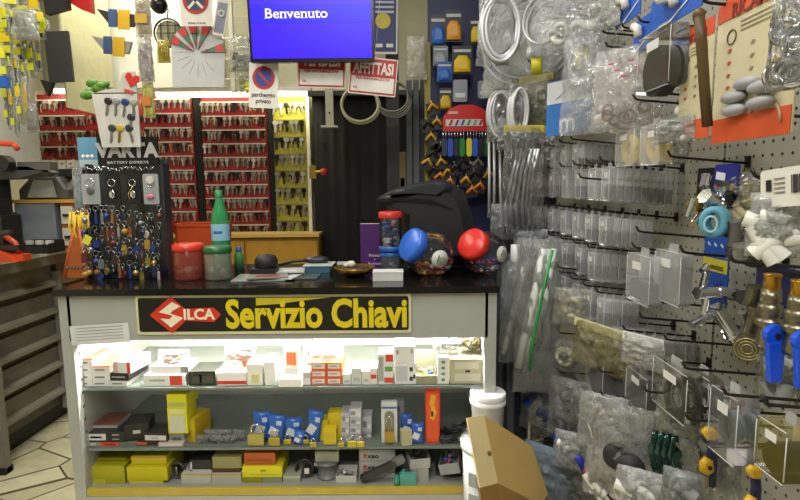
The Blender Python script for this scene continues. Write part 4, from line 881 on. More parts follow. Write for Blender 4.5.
kw = ['gold', 'silver', 'black', 'dark blue', 'dark red', 'amber', 'grey', 'brown', 'cream', 'jet black', 'navy', 'orange']
kn = 0
for r in range(5):
    for k in range(14):
        px = 84+k*5.7+rnd.uniform(-1.5, 1.5); py = 209+r*13.5+rnd.uniform(-4, 4); yy = YV-.03-.012*r-rnd.uniform(0, .02); p = PY(px, py, yy)
        ci = rnd.randrange(12); sh = rnd.choice(['disc', 'bar', 'leather', 'ball'])
        o = thing('keyring', f'{kw[ci]} {dict(disc="round", bar="long narrow", leather="flat strap", ball="ball shaped")[sh]} keyring, {ORD[k]} from left in the {ORD[r]} tier of the stand', 'keyring', p, rnd.uniform(-40, 40), 'keyrings hanging on the stand')
        m_ = c(kc[ci], .3, .7 if ci in (0, 1, 6) else 0)
        b = MB(); b.torus((0, 0, -.010), .009, .0010, STEEL, n=16, k=5); b.build('split_ring', o)
        b = MB(); b.tube([(0, 0, -.02), (0, -.002, -.03)], .0018, STEEL, 5); b.build('chain', o)
        b = MB()
        if sh == 'disc': b.cyl((0, -.003, -.044), (0, .003, -.044), .015, m_, 18)
        elif sh == 'bar': b.rrect((0, 0, -.05), .009, .042, .007, .004, m_)
        elif sh == 'leather': b.rrect((0, 0, -.048), .02, .038, .005, .006, m_)
        else: b.ball((0, 0, -.042), .012, m_, 12)
        b.build('fob', o); kn += 1
# chrome chain garland along the top edge of the stand
t = thing('chain_tinsel', 'tangle of thin chrome chain along the stand under the black header', 'chain', (stand.location.x, YV-.02, vz+Z-.012)); b = MB(); g = random.Random(5)
b.tube([(-w*.45+w*.9*i/60, g.uniform(-.008, .008), g.uniform(-.012, .006)) for i in range(61)], .0018, CHROME, 5); b.build('chain', t)
b = MB(); b.tube([(w*.2, 0, -.05), (w*.14, -.03, -.1), (w*.18, -.04, -.13)], .0015, BRASS, 5); b.build('loose_wire', t)
# printed bags left of the stand
a, d = PY(74, 137, 2.1), PY(97, 168, 2.1)
t = thing('blister_pack', 'pale blue printed pack with white figures at the stand left edge', 'packet', ((a.x+d.x)/2, 2.12, a.z)); w, h = d.x-a.x, a.z-d.z
b = MB(); b.rrect((0, 0, -h/2), w, h, .006, .004, c('#5f93b4', .4)); b.build('card', t); b = MB(); b.box((0, -.004, -h*.85), (w*.9, .002, h*.25), c('#a9b9bc')); b.build('lower_print', t)
for k in range(3): b = MB(); b.ball((-w*.25+w*.22*k, -.004, -h*.62), .008, WHITE, 8, (1, .3, 1)); b.build('figure', t)
hung('clear crumpled bag hanging under the pale blue pack', 71, 168, 86, 212, 2.1, '#8f9a9c', fc='#c6ccd0', fa=.5, seed=77)
# wooden A-shaped stand with yellow lanyards
x = ctr(76, 2.0); t = thing('wooden_easel', 'orange brown wooden easel with grey tags left of the keyring stand', 'stand', (x, 2.0, Z), -12)
WO = c('#a8541c', .45, noise=.1, ns=20); hh = .2
b = MB(); b.tube([(-.055, 0, .0), (-.005, .02, hh)], .008, WO); b.build('leg', t); b = MB(); b.tube([(.055, 0, .0), (.015, .02, hh)], .008, WO); b.build('leg', t)
b = MB(); b.prism([(-.05, .004), (.05, .004), (.02, hh*.8), (.0, hh*.8)], .002, .01, WO); b.build('board', t)
for k in range(5): b = MB(); b.cyl((-.03+.015*k, -.002, .045), (-.03+.015*k, -.006, .045), .006, STEEL, 10); b.build('tag', t)
for k in range(4):
    p = PY(72+5*k, 212+3*(k % 2), 2.02); t = thing('lanyard', f'yellow lanyard strap, {ORD[k]} from the left above the wooden easel', 'lanyard', p, rnd.uniform(-30, 30)); hL = .11+.01*k
    b = MB(); b.tube([(-.006, 0, 0), (-.012, -.004, -hL*.5), (-.004, 0, -hL), (.006, -.003, -hL*.5), (.006, 0, 0)], .005, c('#d0ac1c', .5)); b.build('strap', t)
    b = MB(); b.torus((0, 0, .008), .007, .0012, CHROME, n=14, k=5); b.build('ring', t); b = MB(); b.box((0, -.002, -hL-.012), (.012, .004, .02), c('#c9b43c' if k % 2 else '#d6d0c0')); b.build('tag', t)
for k, (px, py, w_, h_) in enumerate(((113, 262, .09, .10), (97, 248, .05, .08))):
    pass
p = PY(87, 240, 1.98); b = MB(); b.box((0, 0, 0), (.028, .002, .035), c('#d8d23c', .5), (0, .5, 0)); tag(b.build('price_tag', None, p), 'tilted yellow price tag on the keyring stand left side', 'tag')
# white key display board with a green frog toy behind it
YD = 2.03
a, d = PY(92, 93, YD), PY(141, 147, YD); w, h = d.x-a.x, a.z-d.z
t = thing('key_card', 'white board with seven decorated keys rising above the black header', 'display board', ((a.x+d.x)/2, YD, d.z))
b = MB(); b.prism([(-w*.36, 0), (w*.5, 0), (w*.5, h), (-w*.5, h)], -.003, .003, c('#c4c1ba', .5)); b.prism([(-w*.5, h*.98), (w*.5, h*.98), (w*.48, h*1.38), (w*.22, h*1.36), (w*.08, h*1.08), (-w*.2, h*1.06)], -.003, .003, c('#bdbab0', .5)); b.build('board', t)
b = MB(); b.tube([(-.03, .06, -.03), (-.03, .012, h*.2)], .004, STEEL); b.build('post', t)
for k, (px, py, cc) in enumerate(((108, 101, '#222226'), (116, 101, '#8f8f94'), (125, 102, '#2a3470'), (133.5, 102, '#9a9a8a'), (131, 117, '#2c2c2c'), (112, 128, '#2f3a30'), (120, 128, '#b0a030'), (129, 128, '#2b2a30'))):
    p = PY(px, py, YD-.006); o = thing('fancy_key', f'{["black", "silver", "blue", "pale", "dark single", "green grey", "gold", "dark crossed"][k]} headed key {"in the top row" if k < 4 else "alone in the middle" if k == 4 else "in the lower row"} of the white board', 'key', p, 0, ry=rnd.uniform(-12, 12))
    b = MB(); b.ball((0, 0, 0), .016, c(cc, .35), 14, (1, .25, .9)); b.build('key_head', o); b = MB(); b.prism([(-.004, -.012), (.004, -.012), (.0045, -.03), (.007, -.034), (.004, -.04), (.006, -.046), (0, -.058), (-.004, -.054)], -.0015, .0015, STEEL if k != 6 else BRASS); b.build('key_blade', o)
p = PY(122, 79, YD-.01); t = thing('heart_tag', 'red heart printed card on top of the white key board', 'tag', PY(132, 80, YD-.008), ry=20)
HT = [(0, -.02), (.022, .002), (.018, .016), (.008, .017), (0, .008), (-.008, .017), (-.018, .016), (-.022, .002)]
b = MB(); b.prism([(x_*1.3, z_*1.3) for x_, z_ in HT], -.002, .001, c('#c42a22', .4)); b.build('heart', t); b = MB(); b.box((0, 0, -.045), (.035, .002, .012), c('#b84038', .4)); b.build('red_print', t)
GRN = c('#4f7c1c', .6, noise=.15)
t = thing('leaf_plant', 'small bright green leafy ornament beside the white key board top', 'plant', PY(100, 91, YD+.03)); g = random.Random(9)
for k in range(14):
    b = MB(); x_, z_ = g.uniform(-.055, .07), g.uniform(-.01, .04); b.ball((x_, g.uniform(-.02, .02), z_-abs(x_)*.2), g.uniform(.012, .022), GRN, 10, (1.3, .5, .8)); b.build('leaf', t)
b = MB(); b.tube([(0, 0, -.03), (0, 0, .02)], .006, c('#3c5a1c')); b.build('stem', t)
# baskets and jars
def jar(label, px, Y, r, h, lidc, body, bc=None, fill=None, lid_h=.018, name='plastic_jar', z=None, base=None, basec=None):
    t = thing(name, label, 'jar', (ctr(px, Y), Y, z or Z)); b = MB(); b.lathe([(0, 0), (r*.96, 0), (r, .006), (r, h*.93), (r*.9, h)], body, 26); b.build('jar_body', t)
    b = MB(); b.lathe([(r*1.04, h*.97), (r*1.06, h), (r*1.04, h+lid_h), (r*.9, h+lid_h+.004), (0, h+lid_h+.004)], c(lidc, .35), 26); b.build('lid', t)
    if basec: b = MB(); b.lathe([(0, -.001), (r*1.03, -.001), (r*1.05, .018), (r*1.0, .02)], c(basec, .35), 26); b.build('base_ring', t)
    if fill:
        g = random.Random(int(px))
        for k in range(fill[0]):
            b = MB(); q, a_ = r*.62*math.sqrt(g.random()), g.uniform(0, 6.28); zz = h*(.08+.8*g.random()*fill[2]); b.ball((q*math.cos(a_), q*math.sin(a_), zz), fill[3], c(g.choice(fill[1]), .35), 9, (1, g.uniform(.4, 1), g.uniform(.5, 1))); b.build('jar_filling', t)
    return t
jar('reddish see-through jar with a bright red lid beside the keyring stand', 190, 1.98, .056, .115, '#c8301c', c('#8c4038', .2, 0, .6, 0), fill=(9, ['#d8cfae', '#c8b890', '#a87858'], .35, .018))
jar('cloudy clear jar with a dark green lid next to the red lidded jar', 219, 1.98, .05, .105, '#1f5c30', c('#8a8f80', .2, 0, .5, 0), fill=(9, ['#8d8a70', '#6c6a5a', '#b9b59a'], .5, .018))
a, d = PY(178, 225, 2.2), PY(223, 248, 2.2); t = thing('orange_basket', 'orange plastic basket behind the red and green lidded jars', 'basket', ((a.x+d.x)/2, 2.24, Z)); w, h = d.x-a.x, a.z-Z
OB = c('#b8461a', .4); b = MB(); b.box((0, 0, .003), (w*.9, .13, .006), OB)
for s in (-1, 1): b.prism([(-w*.46, .0), (w*.46, .0), (w*.5, h), (-w*.5, h)], s*.065-.002, s*.065+.002, OB); b.box((s*w*.48, 0, h/2), (.004, .13, h), OB, (0, s*.12, 0))
b.build('basket_body', t); b = MB()
for s in (-1, 1): b.box((0, s*.067, h), (w*1.02, .008, .012), OB); b.box((s*w*.5, 0, h), (.008, .14, .012), OB)
b.build('rim', t)
b = MB(); b.box((.0, 0, h*.5), (w*.8, .1, h*.7), c('#8f4a22')); b.build('contents', t)
# water bottle
t = thing('water_bottle', 'green plastic water bottle with a blue label behind the jars', 'bottle', (ctr(223, 2.115), 2.115, Z)); hb = PY(222, 190, 2.115).z-Z; r = .036
b = MB(); b.lathe([(0, 0), (r*.9, 0), (r, .01), (r, .06), (r*.93, .08), (r, .1), (r, hb*.62), (r*.8, hb*.74), (r*.4, hb*.88), (r*.35, hb*.93), (0, hb*.93)], c('#2f9a5c', .12, 0, .72, 0), 26); b.build('bottle_body', t)
b = MB(); b.lathe([(r*1.02, hb*.40), (r*1.02, hb*.6)], c('#8fc0d8', .4), 26); b.ball((0, -r*.82, hb*.5), .02, c('#2a6cb0', .4), 12, (1, .4, .7)); b.build('label', t)
b = MB(); b.lathe([(r*.42, hb*.91), (r*.42, hb), (0, hb)], c('#1c7a3c', .4), 18); b.build('cap', t)
t = thing('small_bottle', 'short green bottle with a blue cap right of the green lidded jar', 'bottle', (ctr(240, 2.2), 2.2, Z)); b = MB(); b.lathe([(0, 0), (.02, 0), (.02, .06), (.01, .08)], c('#3c8a50', .2, 0, .8, 0), 18); b.build('bottle_body', t); b = MB(); b.lathe([(.012, .078), (.012, .098), (0, .098)], c('#1d4aa0', .4), 14); b.build('cap', t)
# black cap
t = thing('ink_holder', 'squat black rounded holder standing on the counter papers', 'holder', (ctr(265, 2.02), 2.05, Z+.01)); b = MB(); b.lathe([(0, 0), (.046, 0), (.045, .05), (.036, .068), (.0, .076)], c('#141416', .6), 24); b.build('body', t); b = MB(); b.box((0, -.03, .012), (.1, .06, .02), BLACK); b.build('brim', t)
g = random.Random(12)
for k, (px, Y, w, dd, rz, cc) in enumerate(((262, 1.98, .20, .16, 4, '#8f8f88'), (276, 2.0, .19, .15, -10, '#b9b9b4'), (268, 1.96, .15, .11, 14, '#7d7b74'), (285, 2.06, .16, .12, 6, '#a5a8a8'))):
    lb = ['lowest grey magazine', 'pale magazine second from the bottom', 'dull brochure with colourful print', 'topmost light grey brochure'][k]
    t = thing('magazine', f'{lb} in the pile on the counter', 'magazine', (ctr(px, Y), Y, Z+.0005+.0046*k), rz); b = MB(); b.box((0, 0, .002), (w, dd, .004), c(cc, .4)); b.build('pages', t)
    b = MB(); b.box((0, -.01, .00425), (w*.6, dd*.4, .0004), c(['#6a5040', '#5a6a80', '#884030', '#c2c2bc'][k], .4)); b.build('cover_print', t)
t = thing('glass_mat', 'grey transparent mat lying on the counter middle', 'mat', (ctr(303, 1.98), 2.0, Z)); b = MB(); b.box((0, 0, .002), (.12, .12, .004), c('#4c504c', .15)); b.build('mat', t); b = MB(); b.box((0, -.058, .005), (.12, .004, .003), c('#70756e')); b.build('edge', t)
t = thing('computer_mouse', 'dark handset lying on the blue box at the counter back', 'handset', (ctr(320, 2.2)-.01, 2.18, Z+.03)); b = MB(); b.ball((0, 0, .012), .05, c('#26282c', .35), 18, (1.1, .6, .35)); b.build('shell', t); b = MB(); b.tube([(-.04, 0, .01), (-.1, .02, .004), (-.16, 0, -.01)], .006, BLACK); b.build('cable', t)
t = thing('blue_box', 'flat steel blue box lying on the counter back', 'box', (ctr(320, 2.15), 2.15, Z)); b = MB(); b.box((0, 0, .014), (.10, .12, .027), c('#3d6a80', .45)); b.build('box_body', t); b = MB(); b.box((0, 0, .0285), (.12, .13, .002), c('#a9b0ae', .4)); b.build('lid', t)
t = thing('brass_bowl', 'shallow brass bowl holding two shells on the counter', 'bowl', (ctr(355, 2.02), 2.02, Z)); b = MB(); b.lathe([(0, .004), (.03, .0), (.06, .018), (.079, .036), (.082, .036), (.062, .014), (.0, .010)], c('#a8832e', .3, .9), 30); b.build('bowl', t); b = MB(); b.ball((0, 0, .033), .05, c('#3c2e16'), 14, (1.2, 1.2, .1)); b.build('dark_inside', t)
for k, (dx, r) in enumerate(((.0, .015), (-.02, .01))):
    b = MB(); b.ball((0, 0, r*.8), r, c('#ccc6b4', .4), 12, (1.2, 1, .9)); tag(b.build('sea_shell', None, (ctr(352, 2.02)+dx, 2.0, Z+.037)), ['larger white shell in the brass bowl', 'smaller white shell in the brass bowl'][k], 'shell')
b = MB(); b.box((0, 0, .0075), (.05, .02, .015), c('#c9c9c0', .4)); tag(b.build('eraser', None, (ctr(342, 2.25), 2.3, Z)), 'small pale box just behind the brass bowl', 'box')
# purple book
a, d = PY(360, 224, 2.12), PY(383, 270, 2.12); t = thing('purple_book', 'upright purple book with small pale lettering behind the bowl', 'book', ((a.x+d.x)/2, 2.13, Z)); w, h = d.x-a.x, a.z-Z
b = MB(); b.box((0, 0, h/2), (w, .025, h), c('#45185e', .4)); b.build('cover', t); b = MB(); b.box((0, 0, h/2), (w*.98, .02, h*1.001+.002), c('#c9c2b4')); b.build('pages', t)
text('Finanza', .016, c('#b9a8c4'), t, (.012, -.0135, h*.34), bold=.0003); text('e', .013, c('#b9a8c4'), t, (.012, -.0135, h*.26), bold=.0003); text('Business', .016, c('#b9a8c4'), t, (.012, -.0135, h*.17), bold=.0003)
# white box, bead jar on a clear jar
t = thing('white_box', 'small white box at the counter edge before the jars', 'box', (ctr(388, 1.9), 1.93, Z)); b = MB(); b.box((0, 0, .0155), (.112, .07, .031), c('#d2d1cc', .4)); b.build('box_body', t); b = MB(); b.box((0, 0, .0325), (.114, .072, .003), c('#dddcd8', .4)); b.build('lid', t)
jar('lower clear jar with white label under the bead jar', 391, 2.06, .04, .075, '#2a60b4', c('#565a60', .15, 0, .45, 0), lid_h=.012, fill=(6, ['#6a6a6c', '#b9b9b4'], .6, .012))
jar('clear jar full of coloured beads with a red lid, stacked on another jar', 391, 2.06, .045, .135, '#c02a1e', film('#9aa0a8', .1, .08, 0, 1, .3), z=Z+.0925, fill=(46, ['#24409a', '#a83a2a', '#c8c4bc', '#1a1a28', '#2a68a8', '#1c2460', '#1a1f50', '#b8b8b8', '#c87a3a'], 1.05, .012), basec='#2a60b4')
# round candy jars
def cjar(label, px, Y, R0, lidc, fillc, lab, tilt, nfill):
    t = thing('round_jar', label, 'jar', (ctr(px, Y), Y, Z+R0*.93)); ax = Vector((math.sin(tilt[0])*math.cos(tilt[1]), -math.sin(tilt[1]), math.cos(tilt[0])*math.cos(tilt[1]))).normalized()
    q = Vector((0, 0, 1)).rotation_difference(ax); b = MB(); b.M = q.to_matrix().to_4x4()
    prof = [(0, -R0*.86), (R0*.55, -R0*.84)]+[(R0*math.cos(a_), R0*math.sin(a_)) for a_ in [R(v) for v in range(-54, 50, 8)]]+[(R0*.62, R0*.8), (R0*.6, R0*.92)]
    b.lathe(prof, film('#8a9098', .10, .08, 0, 1, .3), 34); b.build('jar_body', t)
    b = MB(); b.M = q.to_matrix().to_4x4(); b.lathe([(R0*.66, R0*.84), (R0*.72, R0*.88), (R0*.7, R0*1.2), (R0*.6, R0*1.28), (0, R0*1.28)], c(lidc, .3), 34); b.build('lid', t)
    g = random.Random(int(px))
    for k in range(nfill):
        a_, rr = g.uniform(0, 6.28), R0*.75*math.sqrt(g.random()); zz = -R0*.88+.010+R0*.35*g.random()+rr*rr/R0*.35; x_, y_ = rr*math.cos(a_), rr*math.sin(a_)
        b = MB(); b.tube([(x_-.012, y_, zz), (x_, y_+.004, zz+.006), (x_+.012, y_-.004, zz)], .0055, c(g.choice(fillc), .35), 6); b.build('candy', t)
    # sticker on the sphere facing out
    dv = Vector(lab).normalized(); b = MB(); b.M = Matrix.Translation(dv*R0*.985) @ Vector((0, 0, 1)).rotation_difference(dv).to_matrix().to_4x4()
    b.lathe([(0, .003), (R0*.34, -.002), (R0*.36, -.006)], c('#cfd0cc', .4), 26); s = b.build('round_label', t)
    b = MB(); b.M = Matrix.Translation(dv*R0*.99) @ Vector((0, 0, 1)).rotation_difference(dv).to_matrix().to_4x4(); b.torus((.006, .0, .004), R0*.1, .0016, c('#8d9a50'), 'z', n=16, k=5); b.box((-.01, .0, .004), (.004, R0*.3, .0016), c('#5a5e64')); b.build('label_print', s)
cjar('round clear candy jar with a blue screw lid tipped to the left', 431, 2.0, .092, '#2a62c8', ['#b8402c', '#d8a840', '#8d8d90', '#c86a3c', '#a83030', '#d0d0c8'], (.35, -1, -.1), (-1.05, .55), 34)
cjar('round clear jar with a red screw lid tipped to the left', 484, 2.04, .088, '#d42c20', ['#b02a24', '#2a3a9c', '#8d3030', '#2c2c60', '#5a5a64'], (.75, -.75, .05), (-.9, .75), 22)
# black helmet-like case
a = PY(425, 275, 2.28); t = thing('black_case', 'large angular matt black plastic case behind the candy jars', 'case', (a.x, 2.24, Z))
def q_(px, py): v = PY(px, py, 2.2); return (v.x-a.x, v.z-Z)
o1 = [q_(*v) for v in ((376, 199), (388, 192), (410, 184), (437, 179), (450, 181), (463, 190), (472, 212), (477, 245), (479, 262), (470, 270), (410, 270), (403, 262), (401, 230), (402, 212), (384, 203))]
o1 = [(x_, max(.004, z_)) for x_, z_ in o1]
b = MB(); b.puff(o1, .26, c('#15171b', .5, noise=.05), 5, .35); b.build('shell', t)
o2 = [q_(*v) for v in ((377, 199), (400, 197), (430, 199), (450, 208), (430, 203), (400, 201))]
b = MB(); b.prism(o2, -.135, -.115, c('#050506', .3)); b.build('groove', t)
o3 = [q_(*v) for v in ((382, 196), (410, 186), (437, 181), (452, 186), (440, 196), (420, 194), (398, 194))]
b = MB(); b.puff(o3, .05, c('#22252a', .4), 3, .3, y0=-.115); b.build('visor_ridge', t)
# ------------------------------------------------------------------ blue tool display at the back right
YB2 = 3.2
a, d = PY(428, -20, YB2+.05), PY(502, 240, YB2+.05)
b = MB(); b.box((0, 0, 0), (d.x-a.x, .03, a.z-d.z+.3), c('#12204f', .5, noise=.05)); tag(b.build('blue_backboard', None, ((a.x+d.x)/2, YB2+.1, (a.z+d.z)/2-.1)), 'dark blue backboard behind the tool packs and padlocks', 'backboard')
a, d = PY(424, 60, YB2), PY(431, 200, YB2); b = MB(); b.box((0, 0, 0), (.035, .03, a.z-d.z+.4), c('#8d7d20', .5)); tag(b.build('yellow_upright', None, ((a.x+d.x)/2, YB2, (a.z+d.z)/2-.1)), 'yellow upright strip left of the padlock display', 'upright')
a, d = PY(404, 40, 3.3), PY(427, 82, 3.3); hung('white limp plastic bag hanging left of the blue tool packs', 406, 36, 427, 80, 3.15, '#d8d2bc', fc='#e4dfd0', fa=.8, seed=88, name='white_bag', cat='bag')
def toolpack(label, x0, y0, x1, y1, Y, back, front, kind='arch', ry=0):
    a, d = PY(x0, y0, Y), PY(x1, y1, Y); w, h = d.x-a.x, a.z-d.z
    t = thing('tool_pack', label, 'package', ((a.x+d.x)/2, Y, a.z), 0, ry=ry)
    b = MB(); b.rrect((0, 0, -h/2), w, h, .008, .008, c(back, .45)); b.build('card', t)
    b = MB(); b.box((0, -.0055, -h*.18), (w*.85, .003, h*.1), c('#b4b4b8')); b.build('printed_name', t)
    b = MB(); b.puff([(-w*.42, -h*.95), (w*.42, -h*.95), (w*.4, -h*.55), (w*.2, -h*.35), (-w*.2, -h*.35), (-w*.4, -h*.55)], .02, c(front, .4), 2, y0=-.012); b.build('blister', t)
    return t
TPL = [('blue and black tool pack at the display top left', 430, 15, 446, 46, '#15161c', '#1d64b8'), ('black pack with an orange arched picture on the blue board', 445, 10, 462, 42, '#101218', '#d9962a'), ('yellow fronted pack half hidden by the silver bags', 470, 18, 480, 44, '#14151c', '#d2b81c'),
       ('grey clear pack below the top left blue pack', 433, 46, 448, 66, '#6a7078', '#8d959c'), ('blue and white pack with black foot under the grey pack', 437, 62, 452, 82, '#1a4fa0', '#2a66b8'), ('pack with two yellow tapes in the display middle', 452, 46, 472, 74, '#15161c', '#dcb81e'),
       ('black and yellow tool pack left above the red arch', 439, 88, 452, 110, '#1c1c1c', '#c9a41c')]
for k, (lb, x0, y0, x1, y1, b1, f1) in enumerate(TPL): toolpack(lb, x0, y0, x1, y1, YB2-.06-.02*(k % 3), b1, f1)
for k, (x0, y0, x1, y1, lb) in enumerate(((453, 80, 467, 102, 'left'), (478, 81, 489, 98, 'right'))):
    a, d = PY(x0, y0, YB2-.08), PY(x1, y1, YB2-.08); w, h = d.x-a.x, a.z-d.z; t = thing('clear_pack', f'frosted clear hanging pack, {lb} of the pair above the red arch', 'package', ((a.x+d.x)/2, YB2-.08, a.z))
    b = MB(); b.rrect((0, 0, -h/2), w, h, .02, .01, c('#9aa2aa', .3, 0, .75)); b.build('pouch', t); b = MB(); b.box((0, -.011, -h*.7), (w*.7, .001, h*.2), c('#c9ccce')); b.build('paper_slip', t)
# red arched header with padlocks
a, d = PY(443, 105, YB2-.12), PY(489, 131, YB2-.12); w, h = d.x-a.x, a.z-d.z
t = thing('padlock_header', 'red arched header card with white lettering over a padlock row', 'header card', ((a.x+d.x)/2, YB2-.12, d.z))
b = MB(); b.prism([(-w/2, 0), (w/2, 0), (w/2, h*.55), (w*.36, h*.86), (w*.15, h), (-w*.15, h), (-w*.36, h*.86), (-w/2, h*.55)], -.004, .004, c('#c21c14', .4)); b.build('card', t)
b = MB(); b.box((-w*.04, -.006, h*.32), (w*.8, .003, h*.26), c('#c9c6c2', .4)); b.build('white_band', t)
for k in range(6): b = MB(); b.prism([(-w*.38+k*w*.13, h*.22), (-w*.33+k*w*.13, h*.22), (-w*.28+k*w*.13, h*.43), (-w*.33+k*w*.13, h*.43)], -.010, -.0075, c(['#a02c28', '#4a3a8c', '#2a4a9c', '#2a8a3c', '#8c8c94', '#a8281c'][k])); b.build('band_mark', t)
b = MB(); b.box((-w*.28, -.006, h*.7), (w*.2, .003, h*.1), c('#d9a8a0')); b.build('sticker', t)
for k, cc in enumerate(['#1c2c4a', '#1f48b0', '#14181c', '#167a2c', '#d2c418', '#2350c0', '#14161c', '#1c4a2a']):
    nm = ['navy', 'royal blue', 'black', 'green', 'yellow', 'bright blue', 'jet black', 'dark green'][k]
    p = PY(444.5+k*5.9+(1 if k > 3 else 0), 140, YB2-.14); t = thing('coloured_padlock', f'{nm} padlock hanging {ORD[k]} from the left under the red arched header', 'padlock', (p.x, p.y, PY(450, 131, YB2-.14).z))
    for q in (-1, 1): b = MB(); b.tube([(q*.008, 0, .0), (q*.008, 0, -.045)], .0022, CHROME, 6); b.build('shackle', t)
    b = MB(); b.rrect((0, 0, -.095), .032, .105, .02, .014, c(cc, .4), inset=.003); b.build('lock_body', t)
g = random.Random(44)
for k, (px, py, kind) in enumerate(((431, 135, 's'), (437, 120, 's'), (433, 152, 't'), (441, 160, 's'), (433, 168, 't'), (447, 170, 's'), (455, 166, 't'), (462, 160, 't'), (470, 163, 'w'), (478, 160, 'w'), (437, 184, 's'), (450, 180, 'o'), (458, 190, 'o'), (472, 188, 'o'), (480, 184, 'o'), (441, 146, 't'), (432, 105, 's'), (444, 190, 's'), (466, 178, 's'), (436, 143, 't'), (488, 172, 's'), (427, 122, 't'), (462, 196, 's'), (474, 172, 't'), (440, 174, 'o'), (428, 160, 's'), (430, 192, 'o'))):
    cc = {'s': '#c9911c', 't': '#17181a', 'w': '#9a938a', 'o': '#c9781e'}[kind]; p = PY(px, py, YB2-.08-.01*(k % 4))
    t = thing('small_tool', f'{dict(s="yellow", t="black", w="grey white", o="orange")[kind]} handled tool pack, {ORD[k % 16]} {"in the outer ring" if k > 15 else "going down"} around the padlock row', 'tool', p, 0, ry=g.uniform(-15, 15), group='small tool packs beside and below the padlocks')
    b = MB(); b.rrect((0, .008, -.02), .075, .07, .004, .004, c('#101114', .5)); b.build('card', t)
    b = MB(); b.tube([(-.03, 0, -.03), (0, -.006, .005), (.03, 0, -.03)], .011, c(cc, .4)); b.build('handles', t)
    b = MB(); b.tube([(0, -.004, .005), (0, -.004, .03)], .006, STEEL, r1=.002); b.build('blade', t)
# ------------------------------------------------------------------ the pegboard wall on the right
def hook(label, px, py, X=.70, loc=None, sag=.10, two=False):
    p = Vector(loc) if loc else PX(px, py, X); L = XW-p.x
    t = thing('wire_hook', label, 'hook', p, group='dark wire hooks on the pegboard')
    b = MB(); b.tube([(-.012, 0, .016), (-.004, 0, .003), (.006, 0, 0), (L, 0, -sag*L)], .0033, DARKW, 6); b.build('wire', t)
    b = MB(); b.box((L-.004, 0, -sag*L+.004), (.006, .016, .03), DARKW); b.build('back_plate', t)
    return p, sag
CONT = {}
def cbox(label, loc, w, h, th, kind, rz=-90, seed=0, group=None, rx=0, ry=0, tint=None, sticker=True):
    """flat clear hanging box; front faces the aisle"""
    g = random.Random(seed); t = thing('clear_box', label, 'box', loc, rz, group, rx, ry)
    b = MB(); q = .0012; m = tint or CLEAR
    b.rrect((0, 0, -.012-h/2), w, h, th, min(w, h)*.1, m, inset=.001); b.rrect((0, 0, -.004), w*.34, .02, .0015, .006, FROST); b.build('shell', t)
    b = MB()
    for s in (-1, 1): b.tube([(s*(w/2-.001), -th/2, -.02), (s*(w/2-.001), -th/2, -.006-h)], .0009, RIM, 4)
    b.tube([(-w/2+.003, -th/2, -.013), (w/2-.003, -th/2, -.013)], .0009, RIM, 4); b.tube([(-w/2+.003, -th/2, -.012-h), (w/2-.003, -th/2, -.012-h)], .0009, RIM, 4); b.build('moulded_rim', t)
    if sticker:
        b = MB(); b.box((g.uniform(-.1, .1)*w, -th/2-.001, -.012-h*.24), (w*.36, .0008, h*.16), c('#d4d4d0')); b.build('price_sticker', t)
    k = kind
    if k == 'washer':
        b = MB(); b.torus((g.uniform(-.1, .1)*w, 0, -.012-h*.74), w*.26, th*.42, RUB, n=18, k=8); b.build('washer', t)
    elif k == 'plug':
        b = MB(); b.rrect((0, 0, -.012-h*.74), w*.75, h*.38, th*.85, .004, c('#1b1f2c', .5)); b.build('plug', t)
    elif k == 'disc':
        b = MB(); b.cyl((0, -th*.4, -.012-h*.68), (0, th*.4, -.012-h*.68), w*.36, RUB, 24); b.build('disc', t)
    elif k == 'screws':
        b = MB()
        for q in range(5): b.tube([(g.uniform(-.3, .3)*w, 0, -h*.95), (g.uniform(-.3, .3)*w, 0, -h*(.7+.15*g.random()))], .0016, c('#4c4d52', .4, .5), 5)
        b.build('screws', t)
    elif k == 'yring':
        b = MB(); b.torus((0, 0, -.012-h*.55), w*.25, w*.10, c('#e6c95a', .45), n=30, k=12); b.build('rubber_ring', t)
    elif k == 'bigring':
        b = MB(); b.torus((w*.02, 0, -.012-h*.68), w*.27, th*.22, RUB, n=32, k=10); b.build('rubber_ring', t); b = MB(); b.torus((w*.02, th*.1, -.012-h*.68), w*.17, th*.12, c('#33363a', .5), n=28, k=8); b.build('inner_ring', t)
    elif k == 'greyring':
        for q in range(2): b = MB(); b.torus((w*.02, (q-.5)*th*.3, -.012-h*.55), w*(.25-.06*q), th*.18, c('#6e777c', .4), n=32, k=10, sz=1.3); b.build('seal_ring', t)
    return t
KN = {'washer': 'dark washers', 'plug': 'dark plugs', 'screws': 'small screws', 'disc': 'a dark disc', 'none': 'pale parts'}
